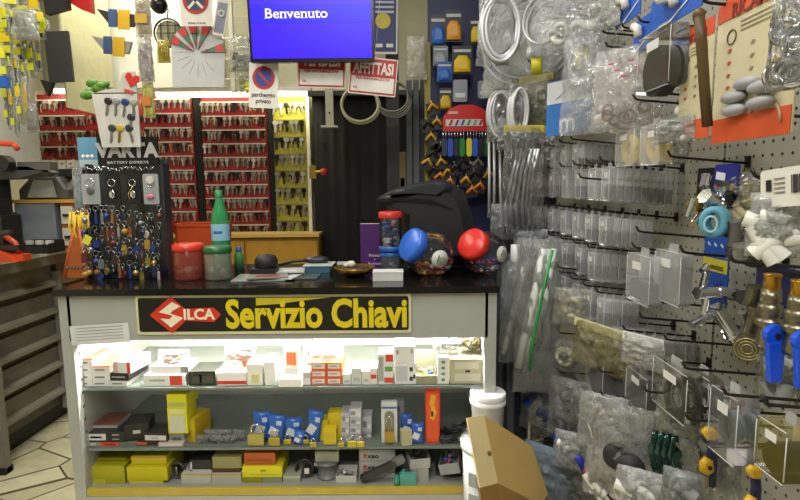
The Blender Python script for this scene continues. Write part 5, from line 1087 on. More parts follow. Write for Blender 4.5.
rowdefs = [
 ('topmost row', 1.50, .655, [1.98, 2.12, 2.28, 2.46, 2.66], .062, .10, .0235, [6, 4, 4, 4, 5], ['washer', 'screws', 'none', 'washer', 'plug']),
 # name, hook z, tip X, [hook depths], box w,h,th, boxes per hook (near..far), kinds
 ('second row', 1.405, .655, [1.68, 1.80, 1.94, 2.10, 2.28, 2.48, 2.68], .062, .108, .0235, [8, 4, 4, 4, 4, 4, 6], ['washer', 'none', 'plug', 'none', 'washer', 'plug', 'plug']),
 ('third row', 1.245, .660, [1.70, 1.83, 1.97, 2.12, 2.30, 2.50, 2.70], .060, .095, .0235, [6, 4, 4, 4, 4, 5, 5], ['washer', 'plug', 'screws', 'none', 'screws', 'washer', 'plug']),
 ('fourth row', 1.115, .665, [1.80, 1.94, 2.10, 2.27, 2.46, 2.66], .060, .10, .026, [4, 4, 4, 4, 4, 5], ['disc', 'plug', 'disc', 'plug', 'screws', 'washer']),
 ('fifth row', .975, .665, [1.70, 1.82, 1.96, 2.12, 2.30], .062, .105, .027, [4, 5, 4, 4, 5], ['plug', 'disc', 'plug', 'disc', 'plug']),
 ('sixth row', .885, .700, [1.56, 1.68], .070, .10, .030, [6, 4], ['plug', 'disc']),
]
nb = 0
for rn, hz, tx, ys, w, h, th, ns_, kinds in rowdefs:
    n = len(ys)
    for i, Y in enumerate(ys):
        lab = f'dark wire hook, {ORD[n-1-i]} from the left, carrying the {rn} of small clear boxes'
        hook(lab, 0, 0, loc=(tx-.012, Y, hz+.001), sag=.10)
        proto = None
        for k in range(ns_[i]):
            lb = f'clear box of {KN[kinds[i]]}, {ORD[k]} from the tip, hook {ORD[n-1-i]} from left, {rn}'
            x = tx+.010+k*(th+.002); zz = hz-.10*(x-tx)-.0035
            tl = rnd.uniform(-2.5, 2.5)
            if proto is None:
                proto = cbox(lb, (x, Y, zz), w, h, th, kinds[i], seed=nb, group=f'small clear boxes in the {rn}')
            else:
                q = dup(proto, (x, Y+rnd.uniform(-.004, .004), zz), lb)
            nb += 1
# larger single clear boxes
def wl(x0, x1, yt, X, yb=None):
    """centre-top location, width and metres per pixel of something parallel to the wall"""
    ym = yt if yb is None else (yt+yb)/2; Y0, Y1 = PX(x0, ym, X).y, PX(x1, ym, X).y; Yc = 2*Y0*Y1/(Y0+Y1)
    z = zat(X, Yc, yt); s = Yc/520 if yb is None else (z-zat(X, Yc, yb))/(yb-yt)
    return Vector((X, Yc, z)), abs(Y0-Y1), s
def wbox(label, x0, x1, yt, yb, X, th, kind, **kw):
    loc, w, s = wl(x0, x1, yt, X, yb); return cbox(label, loc, w, (yb-yt)*s-.012, th, kind, **kw)
hook('hook under the orange cards, holding two boxes of yellow rings', 676, 158, .74, loc=PX(620, 126, .70)+Vector((0, 0, -.004)), sag=.1)
wbox('clear box with a yellow rubber ring, left of the two', 621, 640, 124, 166, .69, .035, 'yring', seed=1)
wbox('clear box with a yellow rubber ring, right of the two', 646, 666, 120, 165, .69, .035, 'yring', seed=2)
loc, w, s = wl(672, 688, 124, .76, 164); clearbag('parts_bag', 'clear bag of cream plastic rods right of the yellow ring boxes', 'bag', loc, w, 40*s, .04, 70, rz=-90, fa=.3, parts=bits(c('#cfc9a8', .4), 6, .006, 3, low=.2))
wbox('clear faceted box with a dark blue plug, alone below the third row', 632, 656, 250, 302, .66, .035, 'plug', seed=3)
wbox('clear pouch box holding a large round black disc beside the faceted one', 659, 686, 246, 302, .69, .03, 'disc', seed=4)
hook('hook carrying the faceted clear box and the black disc pouch', 636, 248, .65, sag=.12)
YT2 = film('#b0ae8a', .13, .12, 0, 1, .25)
wbox('large clear hinged box with a thick black ring, tilted', 658, 694, 360, 412, .64, .035, 'bigring', seed=5, tint=YT2, ry=0, rx=0)
wbox('clear hinged box with black rings behind the large tilted one', 690, 716, 368, 414, .72, .035, 'bigring', seed=6, tint=YT2)
wbox('clear frosted box with black contents left of the large hinged one', 632, 654, 368, 408, .68, .04, 'disc', seed=7, tint=film('#dfe3e6', .25, .2, 0, 1, .25))
wbox('clear frosted box furthest left of the large clear boxes', 612, 632, 356, 398, .70, .04, 'plug', seed=8, tint=film('#dfe3e6', .25, .2, 0, 1, .25))
wbox('grey hinged box with coiled grey seals low at the right', 718, 748, 386, 456, .62, .04, 'greyring', seed=9, tint=film('#c0c6ca', .2, .15, 0, 1, .25))
wbox('olive tinted clear box with two labels at the right picture edge', 772, 806, 416, 474, .61, .06, 'disc', seed=10, tint=film('#a89a30', .4, .15, 0, 1, .25))
wbox('clear box with a large grey disc high on the wall', 645, 678, 26, 90, .66, .045, 'disc', seed=11, tint=YT2)
wbox('tall clear box with a grey round cap below the yellow bag', 592, 610, 348, 392, .66, .045, 'disc', seed=12, tint=film('#dfe3e6', .25, .2, 0, 1, .25))
wbox('small clear box behind the yellow bag with a pale insert', 556, 566, 84, 132, .66, .03, 'none', seed=13)
# hooks that show on their own
hk = [(605, 33, .66, 'topmost left hook near the blue blister cards'), (642, 22, .66, 'hook under the blue blister cards'), (625, 28, .66, 'thin hook beside the blue blister cards'), (707, 3, .62, 'highest hook, above the orange cards'), (609, 47, .66, 'hook over the pink labelled bag'),
      (658, 93, .66, 'hook just left of the first orange card'), (637, 100, .66, 'hook over the bubble bag'), (672, 157, .70, 'long hook crossing the bare pegboard below the orange cards'), (640, 232, .66, 'bare hook running right to the blue card'), (685, 253, .66, 'long bare hook running to the valves'),
      (758, 178, .60, 'hook holding the white barcode card'), (735, 262, .62, 'grey hook above the brass valves'), (668, 340, .66, 'hook reaching over the large hinged box'), (643, 318, .66, 'hook left of the sixth row of boxes'), (687, 369, .62, 'hook over the tilted hinged box'), (728, 395, .58, 'hook over the grey seal box'),
      (612, 414, .66, 'hook over the black disc bag'), (659, 436, .62, 'hook holding the dark green foil strips'), (560, 372, .64, 'hook low at the left with small brass parts'), (580, 450, .62, 'hook over the blue and pink tools'), (596, 477, .62, 'lower hook by the pink tool'), (544, 443, .62, 'hook behind the cardboard box'), (555, 409, .62, 'hook over the grey sealed bags'), (628, 358, .66, 'hook above the frosted clear boxes'), (602, 372, .62, 'hook crossing before the olive yellow bag'), (648, 392, .60, 'hook in front of the frosted box pair'),
      (604, 396, .60, 'hook above the white cap bag'), (700, 408, .60, 'hook under the tilted hinged box'), (612, 500, .58, 'hook at the bottom edge before the white caps'), (630, 300, .66, 'hook reaching past the alone faceted box'), (582, 178, .60, 'hook end poking over the second row'), (560, 268, .60, 'hook left of the fourth row of boxes'), (665, 290, .72, 'hook left of the chrome diagonal tap'),
      (560, 333, .64, 'hook through the white roll bag'), (582, 338, .64, 'hook over the yellow bag'), (745, 112, .66, 'hook behind the orange card with grey floats'), (583, 27, .66, 'hook through the white elbow bag'), (530, 62, .60, 'long dark hook reaching left of the yellow tape'), (707, 443, .60, 'bottom hook holding the yellow lever valve'), (768, 405, .58, 'hook holding the olive tinted box'), (566, 470, .64, 'hook in the lower left grid, upper one'), (564, 486, .64, 'hook in the lower left grid, lower one'), (568, 455, .66, 'hook in the lower left grid, top one'), (690, 420, .60, 'hook low in front of the yellow lever valves')]
for px, py, X, lb in hk: hook(f'dark wire {lb}', px, py, X, sag=.09)
# cards parallel to the wall
def wcard(name, label, x0, x1, yt, yb, X, col, cat='package', rz=-90, rx=0, ry=0, th=.003):
    loc, w, s = wl(x0, x1, yt, X, yb); h = (yb-yt)*s; t = thing(name, label, cat, loc, rz, None, rx, ry)
    b = MB(); b.rrect((0, 0, -h/2), w, h, th, .006, c(col, .5)); b.build('card', t); return t, w, h
OR = '#cc4f1c'; CRC = '#c9bf9c'
for nm, x0, x1, yt, yb, X, lb in (('a', 680, 712, 24, 140, .69, 'narrow cream and orange blister card left of the wooden handle'), ('b', 713, 792, -16, 140, .66, 'large cream and orange blister card with five grey floats')):
    t, w, h = wcard('float_card', lb, x0, x1, yt, yb, X, CRC)
    b = MB(); b.box((0, -.0025, -h*.07), (w*.98, .001, h*.14), c(OR)); b.build('orange_header', t); b = MB(); b.box((0, -.0025, -h*.91), (w*.98, .001, h*.17), c(OR)); b.build('orange_foot', t)
    text('RICAMBI', w*.17, c('#7a2a18'), t, (0, -.004, -h*.1), bold=.0006, sx=.9)
    b = MB(); b.torus((-w*.28, -.003, -h*.27), w*.06, .0012, c('#3c3a34'), n=18, k=5); b.build('round_mark', t)
    for q in range(3): b = MB(); b.box((w*.08, -.0025, -h*(.19+.03*q)), (w*.5, .0008, h*.008), c('#8b8468')); b.build('text_line', t)
    g = random.Random(3)
    for q in range(12):
        cc = ['#b8442a', '#8b8468', '#c47a3a'][q % 3]; b = MB(); b.prism([(-.006, -.002), (0, .004), (.007, .002), (.001, -.004)], -.0032, -.0022, c(cc)); b.build('printed_motif', t, (w*(-.3+.3*(q % 3)), 0, -h*(.36+.085*(q//3))))
    b = MB(); FL = c('#a2a3a8', .45)
    if nm == 'b':
        for fx, fz in ((.02, .63), (-.14, .70), (.2, .68), (-.12, .79), (.2, .78)):
            b = MB(); b.ball((w*fx, -.012, -h*fz), .5, FL, 16, (w*.30, .03, h*.085)); b.build('float', t)
        b = MB(); b.torus((w*.2, -.004, -h*.92), w*.2, .003, c('#b9977a'), n=20, k=5, arc=.4); b.build('swoosh_print', t)
    else: clearbag('bubble_bag', 'clear bubbly bag of grey floats on the narrow orange card', 'bag', t.location+Vector((-.02, .05, -h*.78)), .14, .06, .04, 71, rz=-75, fa=.5, parts=bits(c('#a9a8a0', .4), 8, .010, 2, 'ball', .3))
t = thing('wooden_rod', 'long brown wooden handle hanging between the two orange cards', 'handle', PX(704, 14, .60)); s = PX(704, 14, .60).y/520
b = MB(); b.tube([(-.010, 0, 0), (-.002, 0, -.05), (.014, .01, -.13), (.032, .02, -.215)], .0105, c('#54401f', .45, noise=.1), 12); b.build('shaft', t); b = MB(); b.ball((-.010, 0, .0), .012, c('#5f4a26', .45), 12); b.build('rounded_end', t)
def wbag(label, x0, x1, yt, yb, X, seed, name='parts_bag', rz=-70, d=.05, fc='#e4e8ea', fa=.36, header=None, parts=None):
    loc, w, s = wl(x0, x1, yt, X, yb); w = max(w*.55, (x1-x0)*s*1.02); return clearbag(name, label, 'bag', loc, w, (yb-yt)*s, d, seed, fc, fa, rz=rz+rnd.uniform(-8, 8), header=header, parts=parts)
PVC = c('#d8d8cf', .35); GRP = c('#8a8d8c', .4); YL = c('#c8bd1e', .35)
wbag('clear box-bag with bright metal parts at the top right corner', 770, 812, -4, 90, .60, 80, rz=-50, d=.07, parts=bits(CHROME, 9, .011, 6, 'ring', .35), fa=.3)
for k, (x0, x1, yt, yb, lb) in enumerate(((616, 640, -10, 22, 'left and highest'), (650, 700, -14, 22, 'widest, at the top edge'), (634, 650, 18, 50, 'lowest and smallest'))):
    t, w, h = wcard('blue_blister', f'blue and white blister card with a white fitting, {lb}', x0, x1, yt, yb, .68, '#1d58b8', ry=0)
    b = MB(); b.box((0, -.003, -h*.86), (w*.95, .001, h*.05), c('#d8dce4'), (0, -.3, 0)); b.build('white_stripe', t); b = MB(); b.tube([(-w*.2, -.015, -h*.2), (w*.05, -.015, -h*.35), (w*.1, -.015, -h*.6)], .012, PVC); b.build('fitting', t)
wbag('bag of white plastic parts with a pink printed label', 598, 652, 46, 128, .66, 81, rz=-45, fc='#e6dede', fa=.45, parts=bits(c('#8a6a60', .4), 6, .009, 12, 'ring', .75))
t_ = [o for o in bpy.data.objects if o.name.startswith('parts_bag')][-1]
for k in range(5): b = MB(); b.box((-.03+.02*k, -.03, -.05-.02*(k % 3)), (.016, .001, .004), c('#b8405a')); b.build('pink_print', t_)
wbag('big shiny clear bag left of the pink labelled one', 570, 606, 34, 134, .64, 82, rz=-35, fa=.4, d=.08)
wbag('clear bag with three white pipe elbows near the top', 552, 604, 10, 52, .62, 83, rz=-30, fa=.2, d=.07, parts=rings(c('#ecece6', .3), 3, .026, .013, .5, .06))
for k, (px, py, X, lb) in enumerate(((581, 57, .64, 'yellow tape roll hanging on a hook below the white elbows'), (537, 65, .58, 'pale yellow roll on a hook end left of the tape'))):
    p = PX(px, py, X); t = thing('tape_roll', lb, 'tape', p, -20); b = MB(); b.M = Matrix.Rotation(PI/2, 4, 'Y'); b.lathe([(.020, -.02), (.038, -.02), (.040, -.018), (.040, .018), (.038, .02), (.020, .02), (.020, -.02)], c('#cdc52a', .4), 26); b.build('tape', t); b = MB(); b.M = Matrix.Rotation(PI/2, 4, 'Y'); b.lathe([(.017, -.021), (.020, -.021), (.020, .021), (.017, .021), (.017, -.021)], WHITE, 22); b.build('core', t)
bag_tbl = [
 (505, 552, -14, 92, .60, 'long silvery bag of folded hose, second from the left at the top', '#d8dce0', .42, None, ('hose', 4)),
 (536, 562, -10, 52, .60, 'clear bag with a coiled braided hose at the top', '#d0d4d6', .4, None, ('hose', 4)),
 (560, 590, -20, 16, .62, 'dark blue topped bag at the top picture edge', '#aeb8c6', .5, '#1a3468', None),
 (590, 618, -22, 30, .64, 'clear bag of white plastic rings at the top edge', '#dfe2e4', .45, None, ('ring', 4)),
 (526, 545, 76, 126, .62, 'yellowish bag with a black plug left of the blue card', '#c6c49a', .5, '#b9ad4a', ('blk', 4)),
 (600, 626, 98, 130, .68, 'clear bag of small white washers above the yellow ring boxes', '#dfe3e4', .4, None, ('wht', 7)),
 (676, 720, 98, 124, .72, 'bubbly clear bag at the foot of the narrow orange card', '#dcdedc', .45, None, ('wht', 8)),
 (543, 560, 126, 160, .66, 'clear bag with a yellow strip at the left end of topmost row', '#c9ccca', .4, '#b8a83a', ('gry', 5)),
 (560, 585, 288, 326, .62, 'bag with a cream tape roll below the green striped tubing', '#d0d0c2', .4, None, ('roll', 1)),
 (572, 632, 326, 372, .64, 'olive yellow crumpled bag below the fifth row of boxes', '#a89a44', .5, '#c9c49a', ('gry', 4)),
 (556, 575, 340, 372, .62, 'clear bag with a white hook shaped part', '#c9c9bf', .4, None, ('roll', 1)),
 (622, 662, 336, 368, .66, 'white paper topped bag under the sixth row hooks', '#dcdcd8', .7, '#d8d6d0', None),
 (524, 560, 352, 398, .60, 'dark crumpled bag with brass ends behind the bucket', '#9a9a8c', .45, None, ('brs', 5)),
 (530, 562, 390, 436, .58, 'bag with a bright blue piece behind the cardboard box', '#b9bcc0', .4, None, ('blu', 2)),
 (556, 590, 380, 440, .60, 'bag of dark grey pipe parts behind the cardboard box', '#b8babb', .38, None, ('blk', 6)),
 (584, 622, 394, 452, .60, 'white translucent bag with a green striped white cap', '#d9dcdc', .55, None, ('wht', 3)),
 (596, 650, 404, 486, .58, 'long clear bag holding two black rubber discs', '#d4d7d8', .38, None, ('disc', 2)),
 (560, 584, 432, 470, .58, 'small white crumpled bag beside the blue and pink tools', '#dcdedf', .5, None, ('wht', 4)),
 (588, 622, 450, 500, .57, 'bag of white plastic caps at the bottom', '#e0e2e2', .5, None, ('wht', 6)),
 (618, 668, 470, 520, .57, 'bag of round white covers at the bottom picture edge', '#dfe1e1', .55, None, ('wht', 5)),
 (534, 566, 448, 506, .54, 'blue grey printed bag leaning beside the cardboard box', '#a9bccc', .7, '#7f98ae', None),
 (652, 700, 392, 470, .66, 'pale cloudy bag hanging behind the green foil strips', '#cfcfc0', .4, None, ('gry', 4)),
 (700, 740, 420, 500, .72, 'clear crumpled bag behind the yellow lever valves', '#c9cbc4', .35, None, ('gry', 4)),
 (728, 766, 172, 216, .72, 'clear bag of beige plug fittings left of the barcode card', '#c9c8b8', .36, None, ('bge', 8)),
 (752, 812, 192, 258, .60, 'puffy clear bag of white fittings below the barcode card', '#e2e4e2', .45, None, ('wht', 8)),
 (728, 770, 215, 262, .74, 'dark lower bag behind the white fittings bag', '#8a8c88', .4, None, ('blk', 6)),
 (760, 800, 330, 400, .74, 'dull clear bag behind the right blue lever', '#8a9078', .4, None, ('gry', 5)),
 (562, 598, 396, 440, .66, 'cloudy bag of small pale parts behind the brush', '#c9cccc', .35, None, ('gry', 5)),
 (566, 590, 462, 510, .62, 'clear narrow bag of pipe clips behind the blue scraper', '#c9cccc', .35, None, ('gry', 5)),
 (536, 560, 430, 470, .62, 'dark clear bag of drain parts above the blue grey bag', '#9a9c9c', .35, None, ('blk', 5)),
 (548, 572, 466, 520, .60, 'clear bag of white hooks at the bottom beside the cardboard box', '#c9cccc', .35, None, ('wht', 5)),
 (640, 664, 352, 376, .70, 'tiny clear bag between the hooks above the big hinged box', '#d4d6d4', .3, None, ('gry', 3)),
 (664, 700, 470, 520, .60, 'grey shaded bag under the green foil strips', '#c4c8c8', .4, None, ('gry', 3)),
]
def pf(k):
    if not k: return None
    kind, n = k; mm = {'wht': PVC, 'blk': RUB, 'gry': GRP, 'brs': BRASS, 'blu': c('#1c4cb0', .4), 'bge': c('#b0a67c', .45)}
    if kind == 'hose': return hosecoil(c('#b5b8ba', .3, .4), n, .006)
    if kind == 'ring': return rings(PVC, n, .018, .006, .55)
    if kind == 'roll': return rings(c('#cbc6a6', .45), 1, .028, .012, .5)
    if kind == 'disc':
        def f(t, w, h, d):
            for q in range(2): b = MB(); b.lathe([(0, -.008), (.034, -.008), (.037, 0), (.034, .008), (0, .008)], RUB, 28); o = b.build('rubber_disc', t, (-w*.05+w*.22*q, -.02*q-.012, -h*.62-.012*q)); setrot(o, 20, 80, 0)
        return f
    return bits(mm[kind], n+4, .0135 if kind != 'blu' else .018, n, 'cyl' if kind != 'blk' else 'ring', .3)
for k, (x0, x1, yt, yb, X, lb, fc, fa, hd, kd) in enumerate(bag_tbl): wbag(lb, x0, x1, yt, yb, X, 500+k, fc=fc, fa=fa, header=hd, parts=pf(kd), rz=-40 if X < .63 else -60)
# silver coils bags at the top, nearly facing the camera
def fbag(label, x0, x1, yt, yb, Y, seed, parts=None, fc='#d9dde0', fa=.4, d=.06, rz=0, header=None, name='parts_bag'):
    a, q = PY(x0, yt, Y), PY(x1, yb, Y); return clearbag(name, label, 'bag', ((a.x+q.x)/2, Y, a.z), q.x-a.x, a.z-q.z, d, seed, fc, fa, rz=rz, parts=parts, header=header)
BRD = c('#d4d6d8', .3, .35, noise=.12, ns=200)
fbag('large shiny bag with a coiled braided hose, leftmost at the top', 477, 522, -12, 66, 2.35, 600, hosecoil(BRD, 10, .008, .42), fa=.2)
fbag('shiny bag of wound hose hanging below the leftmost big one', 487, 513, 88, 142, 2.45, 601, hosecoil(BRD, 9, .007, .42), fa=.2)
fbag('pair bag of wound braided hose right of the red padlock header', 508, 526, 84, 138, 2.4, 602, hosecoil(BRD, 8, .007, .42), fa=.2)
fbag('dull bag of folded pipe inserts above the flexible hoses', 524, 546, 112, 138, 2.5, 603, bits(GRP, 5, .01, 4), fa=.4)
fbag('small clear bags bunch just above the hose packet', 497, 512, 118, 150, 2.42, 604, bits(GRP, 4, .008, 7), fa=.5)
fbag('tall dark glossy bag behind the silver hose bags', 540, 560, 56, 110, 2.6, 605, bits(RUB, 6, .012, 9), fc='#8f9294', fa=.45)
fbag('clear bag with a black clamp beside the yellow roll', 548, 560, 66, 100, 2.42, 606, bits(GRP, 4, .008, 2), fa=.4)
# flexible steel braided hoses in a bag
t = fbag('long clear bag of steel braided flexible hoses with a yellow top', 502, 543, 126, 238, 2.3, 610, None, fa=.1, d=.05, header='#c4b424', name='hose_packet')
for k, (x0, x1) in enumerate(((-.055, -.07), (-.04, -.048), (-.02, -.024), (.0, .002), (.018, .018), (.03, .036))):
    b = MB(); b.tube([(x0+.03, -.005*k, -.1), (x0+.01, -.005, -.2), (x1-.004, 0, -.34), (x1+.002*k, 0, -.44)], .0065, BRD, 8); b.build('braided_hose', t); b = MB(); b.cyl((x1+.002*k, 0, -.435), (x1+.002*k, 0, -.465), .009, CHROME, 12); b.build('hose_nut', t)
for k, (px, y0, y1, lb) in enumerate(((489, 138, 215, 'first'), (494, 140, 212, 'second'), (500, 150, 226, 'third'), (543, 140, 232, 'fourth'), (549, 60, 120, 'fifth and highest'))):
    a, q = PY(px, y0, 2.55), PY(px+(2 if k == 2 else 0), y1, 2.55); t = thing('flexible_hose', f'single grey flexible hose hanging straight, {lb} from the left of the hose packet', 'hose', a); b = MB(); L = a.z-q.z
    b.tube([(0, 0, 0), (.004, 0, -L*.5), (q.x-a.x, 0, -L)], .0065, BRD, 8); b.build('braid', t)
    for zz in (0, -L): b = MB(); b.cyl((0 if zz == 0 else q.x-a.x, 0, zz+.012), (0 if zz == 0 else q.x-a.x, 0, zz-.014), .009, CHROME, 12); b.build('nut', t)
fbag('silver crumpled bag at the foot of the straight hoses', 490, 512, 204, 240, 2.35, 611, bits(CHROME, 5, .01, 2), fc='#b9bcc0', fa=.55)
fbag('silver crumpled bag between hose packet and green striped tubing', 512, 548, 230, 262, 2.3, 612, bits(GRP, 5, .01, 3), fc='#c4c8ca', fa=.5, header='#b5bbc0')
# dark back panel between display and upright
b = MB(); a, q = PY(500, -30, 3.15), PY(548, 420, 3.15); b.box((0, 0, 0), (q.x-a.x+.08, .02, a.z-.02), c('#1a1d24', .6)); b.build('trim_2', None, ((a.x+q.x)/2, 3.16, a.z/2+.01))['kind'] = 'structure'
# tubing bags with green stripe
t = fbag('long clear bag of white tubing with a bright green stripe', 515, 560, 238, 392, 1.95, 620, None, fc='#dfe5e2', fa=.38, d=.07, name='tubing_bag')
for k, (xa, xb, r, m_) in enumerate(((.015, -.075, .018, c('#d4d6d0', .35)), (.03, -.045, .014, c('#c9ceca', .35)), (.05, -.02, .013, c('#dadcd8', .35)))):
    b = MB(); b.tube([(xa, -.01, -.04), ((xa+xb)/2+.006, -.01, -.25), (xb, -.01, -.5+.05*k)], r, m_, 12); b.build('plastic_tube', t)
b = MB(); b.tube([(.035, -.05, -.04), (.002, -.052, -.2), (-.03, -.052, -.38), (-.04, -.05, -.5)], .005, c('#1f9a3c', .4), 6); b.build('green_stripe', t)
t = fbag('long clear bag of white tubing leaning left behind the striped one', 500, 530, 262, 362, 2.02, 621, None, fc='#dfe3e4', fa=.35, d=.05, name='tubing_bag')
b = MB(); b.tube([(.03, 0, -.02), (-.0, 0, -.2), (-.045, 0, -.37)], .016, c('#d8dad4', .35), 12); b.build('plastic_tube', t)
t = thing('white_cap_bottle', 'clear sleeve with a white cap beside the red lidded jar', 'bottle', PY(514, 320, 2.08)); s = 2.08/520
b = MB(); b.lathe([(.035, -.12), (.04, .1), (.034, .2), (.02, .24)], film('#b9c4d0', .4), 20); b.build('sleeve', t); b = MB(); b.lathe([(.018, .23), (.02, .24), (.018, .31), (0, .312)], c('#d9dad8', .4), 20); b.build('cap', t)
# standing grey pipes
for k, (px, cc, lb) in enumerate(((501, '#5a6068', 'leftmost'), (507, '#474d58', 'second'), (513, '#6a7078', 'third, lighter'), (520, '#3c4658', 'dark blue grey'), (527, '#555b60', 'rightmost'))):
    p = PY(px, 300, 2.25+.04*(k % 2)); t = thing('standing_pipe', f'{lb} long pipe standing behind the white bucket', 'pipe', (p.x, p.y, 0)); b = MB(); b.cyl((0, 0, 0), (0, .02, 1.0), .017, c(cc, .35), 14); b.build('pipe', t); b = MB(); b.cyl((0, .02, .97), (0, .02, 1.03), .021, c(cc, .4), 14); b.build('socket', t)
# blue card with tape label, card etc.
t, w, h = wcard('blue_card', 'white and blue hanging card between two clear bags high on the wall', 559, 577, 78, 134, .62, '#2a6cb4', rz=-60)
b = MB(); b.box((0, -.003, -h*.22), (w*.96, .001, h*.4), c('#c9ccd0'), (0, .0, 0)); b.build('white_field', t); text('m', w*.5, WHITE, t, (0, -.003, -h*.8), bold=.001); b = MB(); b.box((0, -.004, -h*.2), (w*.6, .001, .003), BLACK, (0, -.5, 0)); b.build('print_line', t)
t, w, h = wcard('blue_card', 'plain blue rounded card with a white sticker above the chrome fittings', 714, 738, 164, 212, .70, '#141f7c')
b = MB(); b.box((-w*.2, -.003, -h*.25), (w*.4, .001, h*.16), c('#c9ccd4'), (0, .15, 0)); b.build('sticker', t)
t, w, h = wcard('black_card', 'narrow black card left of the plain blue one', 697, 714, 168, 212, .78, '#121214'); b = MB(); b.box((0, -.003, -h*.2), (w*.5, .001, h*.05), GREYC); b.build('print', t)
t, w, h = wcard('shower_card', 'blue card with a yellow band below the light blue ring', 703, 728, 236, 308, .80, '#1a4fae')
b = MB(); b.box((0, -.003, -h*.40), (w*.98, .001, h*.18), c('#cfc22a')); b.build('yellow_band', t); b = MB(); b.box((w*.1, -.0042, -h*.43), (w*.5, .001, h*.06), c('#6a6420')); b.build('band_print', t)
for k in range(3): b = MB(); b.box((-w*.28+w*.26*k, -.003, -h*.12), (w*.12, .001, h*.03), c('#c9d4e8'), (0, .6, 0)); b.build('white_mark', t)
t, w, h = wcard('barcode_card', 'white header card with a barcode at the right picture edge', 764, 822, 166, 206, .585, '#d0cdc4', rz=-80, ry=-6)
b = MB(); b.box((-w*.36, -.003, -h*.42), (w*.08, .001, h*.3), BLACK); b.build('black_logo', t)
for k in range(9): b = MB(); b.box((w*(-.02+.028*k), -.003, -h*.44), (w*(.008+.008*(k % 3)), .001, h*.46), c('#35353a')); b.build('barcode_bar', t)
for k in range(4): b = MB(); b.box((-w*.2, -.003, -h*(.26+.12*k)), (w*.16, .001, h*.03), c('#77746c')); b.build('text_line', t)
t, w, h = wcard('blue_backing_card', 'dark blue card behind the brass ball valves', 752, 816, 268, 352, .80, '#111c50'); b = MB(); b.box((0, -.003, -h*.06), (w, .001, h*.06), BLACK); b.build('top_strip', t)
# chrome fittings
def fitting(label, px, py, X, segs, extra=None, cat='tap fitting', name='chrome_fitting'):
    p = PX(px, py, X); s = p.y/520; s *= 1.08; t = thing(name, label, cat, p)
    for k, (x0, z0, x1, z1, r, m_, nm) in enumerate(segs):
        b = MB(); dy = -.012*(k % 2); P0, P1 = Vector((x0*s, dy, -z0*s)), Vector((x1*s, dy+.01, -z1*s)); d = (P1-P0).normalized(); rr = r*s
        b.cyl(P0, P1, rr, m_, 18); b.cyl(P0-d*.001, P0+d*rr*.4, rr*1.18, m_, 6); b.cyl(P1-d*rr*.4, P1+d*.001, rr*1.15, m_, 18); b.build(nm, t)
    return t, s
DK = c('#1b1b1c', .5)
t, s = fitting('cluster of chrome tap fittings and nuts left of the blue card', 712, 200, .66, [(-8, -12, -4, -22, 4, CHROME, 'nut'), (-10, -4, 6, 4, 6.5, CHROME, 'fitting_body'), (-18, 6, -8, 0, 5, BRASS, 'brass_thread'), (-20, -2, -22, 14, 2.5, CHROME, 'ring'), (8, -14, 16, 2, 6, CHROME, 'valve_sleeve'), (16, 4, 24, 10, 5, CHROME, 'nut'), (-16, 22, -8, 14, 3.5, CHROME, 'spout'), (12, -6, 22, 16, 3.5, DK, 'dark_core'), (2, -6, -4, 8, 5, CHROME, 'nut')])
p = PX(713, 222, .64); t = thing('rubber_seal', 'light blue thick rubber seal ring below the chrome cluster', 'seal', p, -30); s = p.y/520
for q in range(3): b = MB(); b.torus((q*.004, .012*q, 0), 9*s, 3.8*s, c('#5a98b0', .4), n=30, k=10, sz=1.35); b.build('ring', t)
b = MB(); b.torus((-.004, -.014, -.004), 5.5*s, 1.2*s, c('#8fbccc', .35), n=24, k=8, sz=1.4); b.build('inner_loop', t)
fitting('grey and black grip tube hanging right of the light blue ring', 736, 232, .68, [(-2, -10, 2, 12, 5, c('#5c5c5c', .35), 'tube'), (2, 12, 4, 24, 6, c('#77746c', .3), 'end_collar')], name='grip_tube', cat='tube')
fitting('chrome tap with round knob and diagonal handle on the bare pegboard', 712, 290, .76, [(-6, -16, -8, 4, 3.5, CHROME, 'stem'), (-16, 2, 6, 2, 5.5, CHROME, 'tap_body'), (6, 0, 26, 6, 5, CHROME, 'outlet'), (24, 5, 30, 8, 5.5, DK, 'aerator'), (-4, 8, -6, 34, 3.5, CHROME, 'pipe'), (2, 16, 22, 42, 6.5, CHROME, 'handle'), (20, 38, 26, 46, 7, CHROME, 'handle_end'), (-20, 32, -2, 24, 3.5, CHROME, 'lever'), (-10, -18, -4, -22, 3, CHROME, 'nut')])
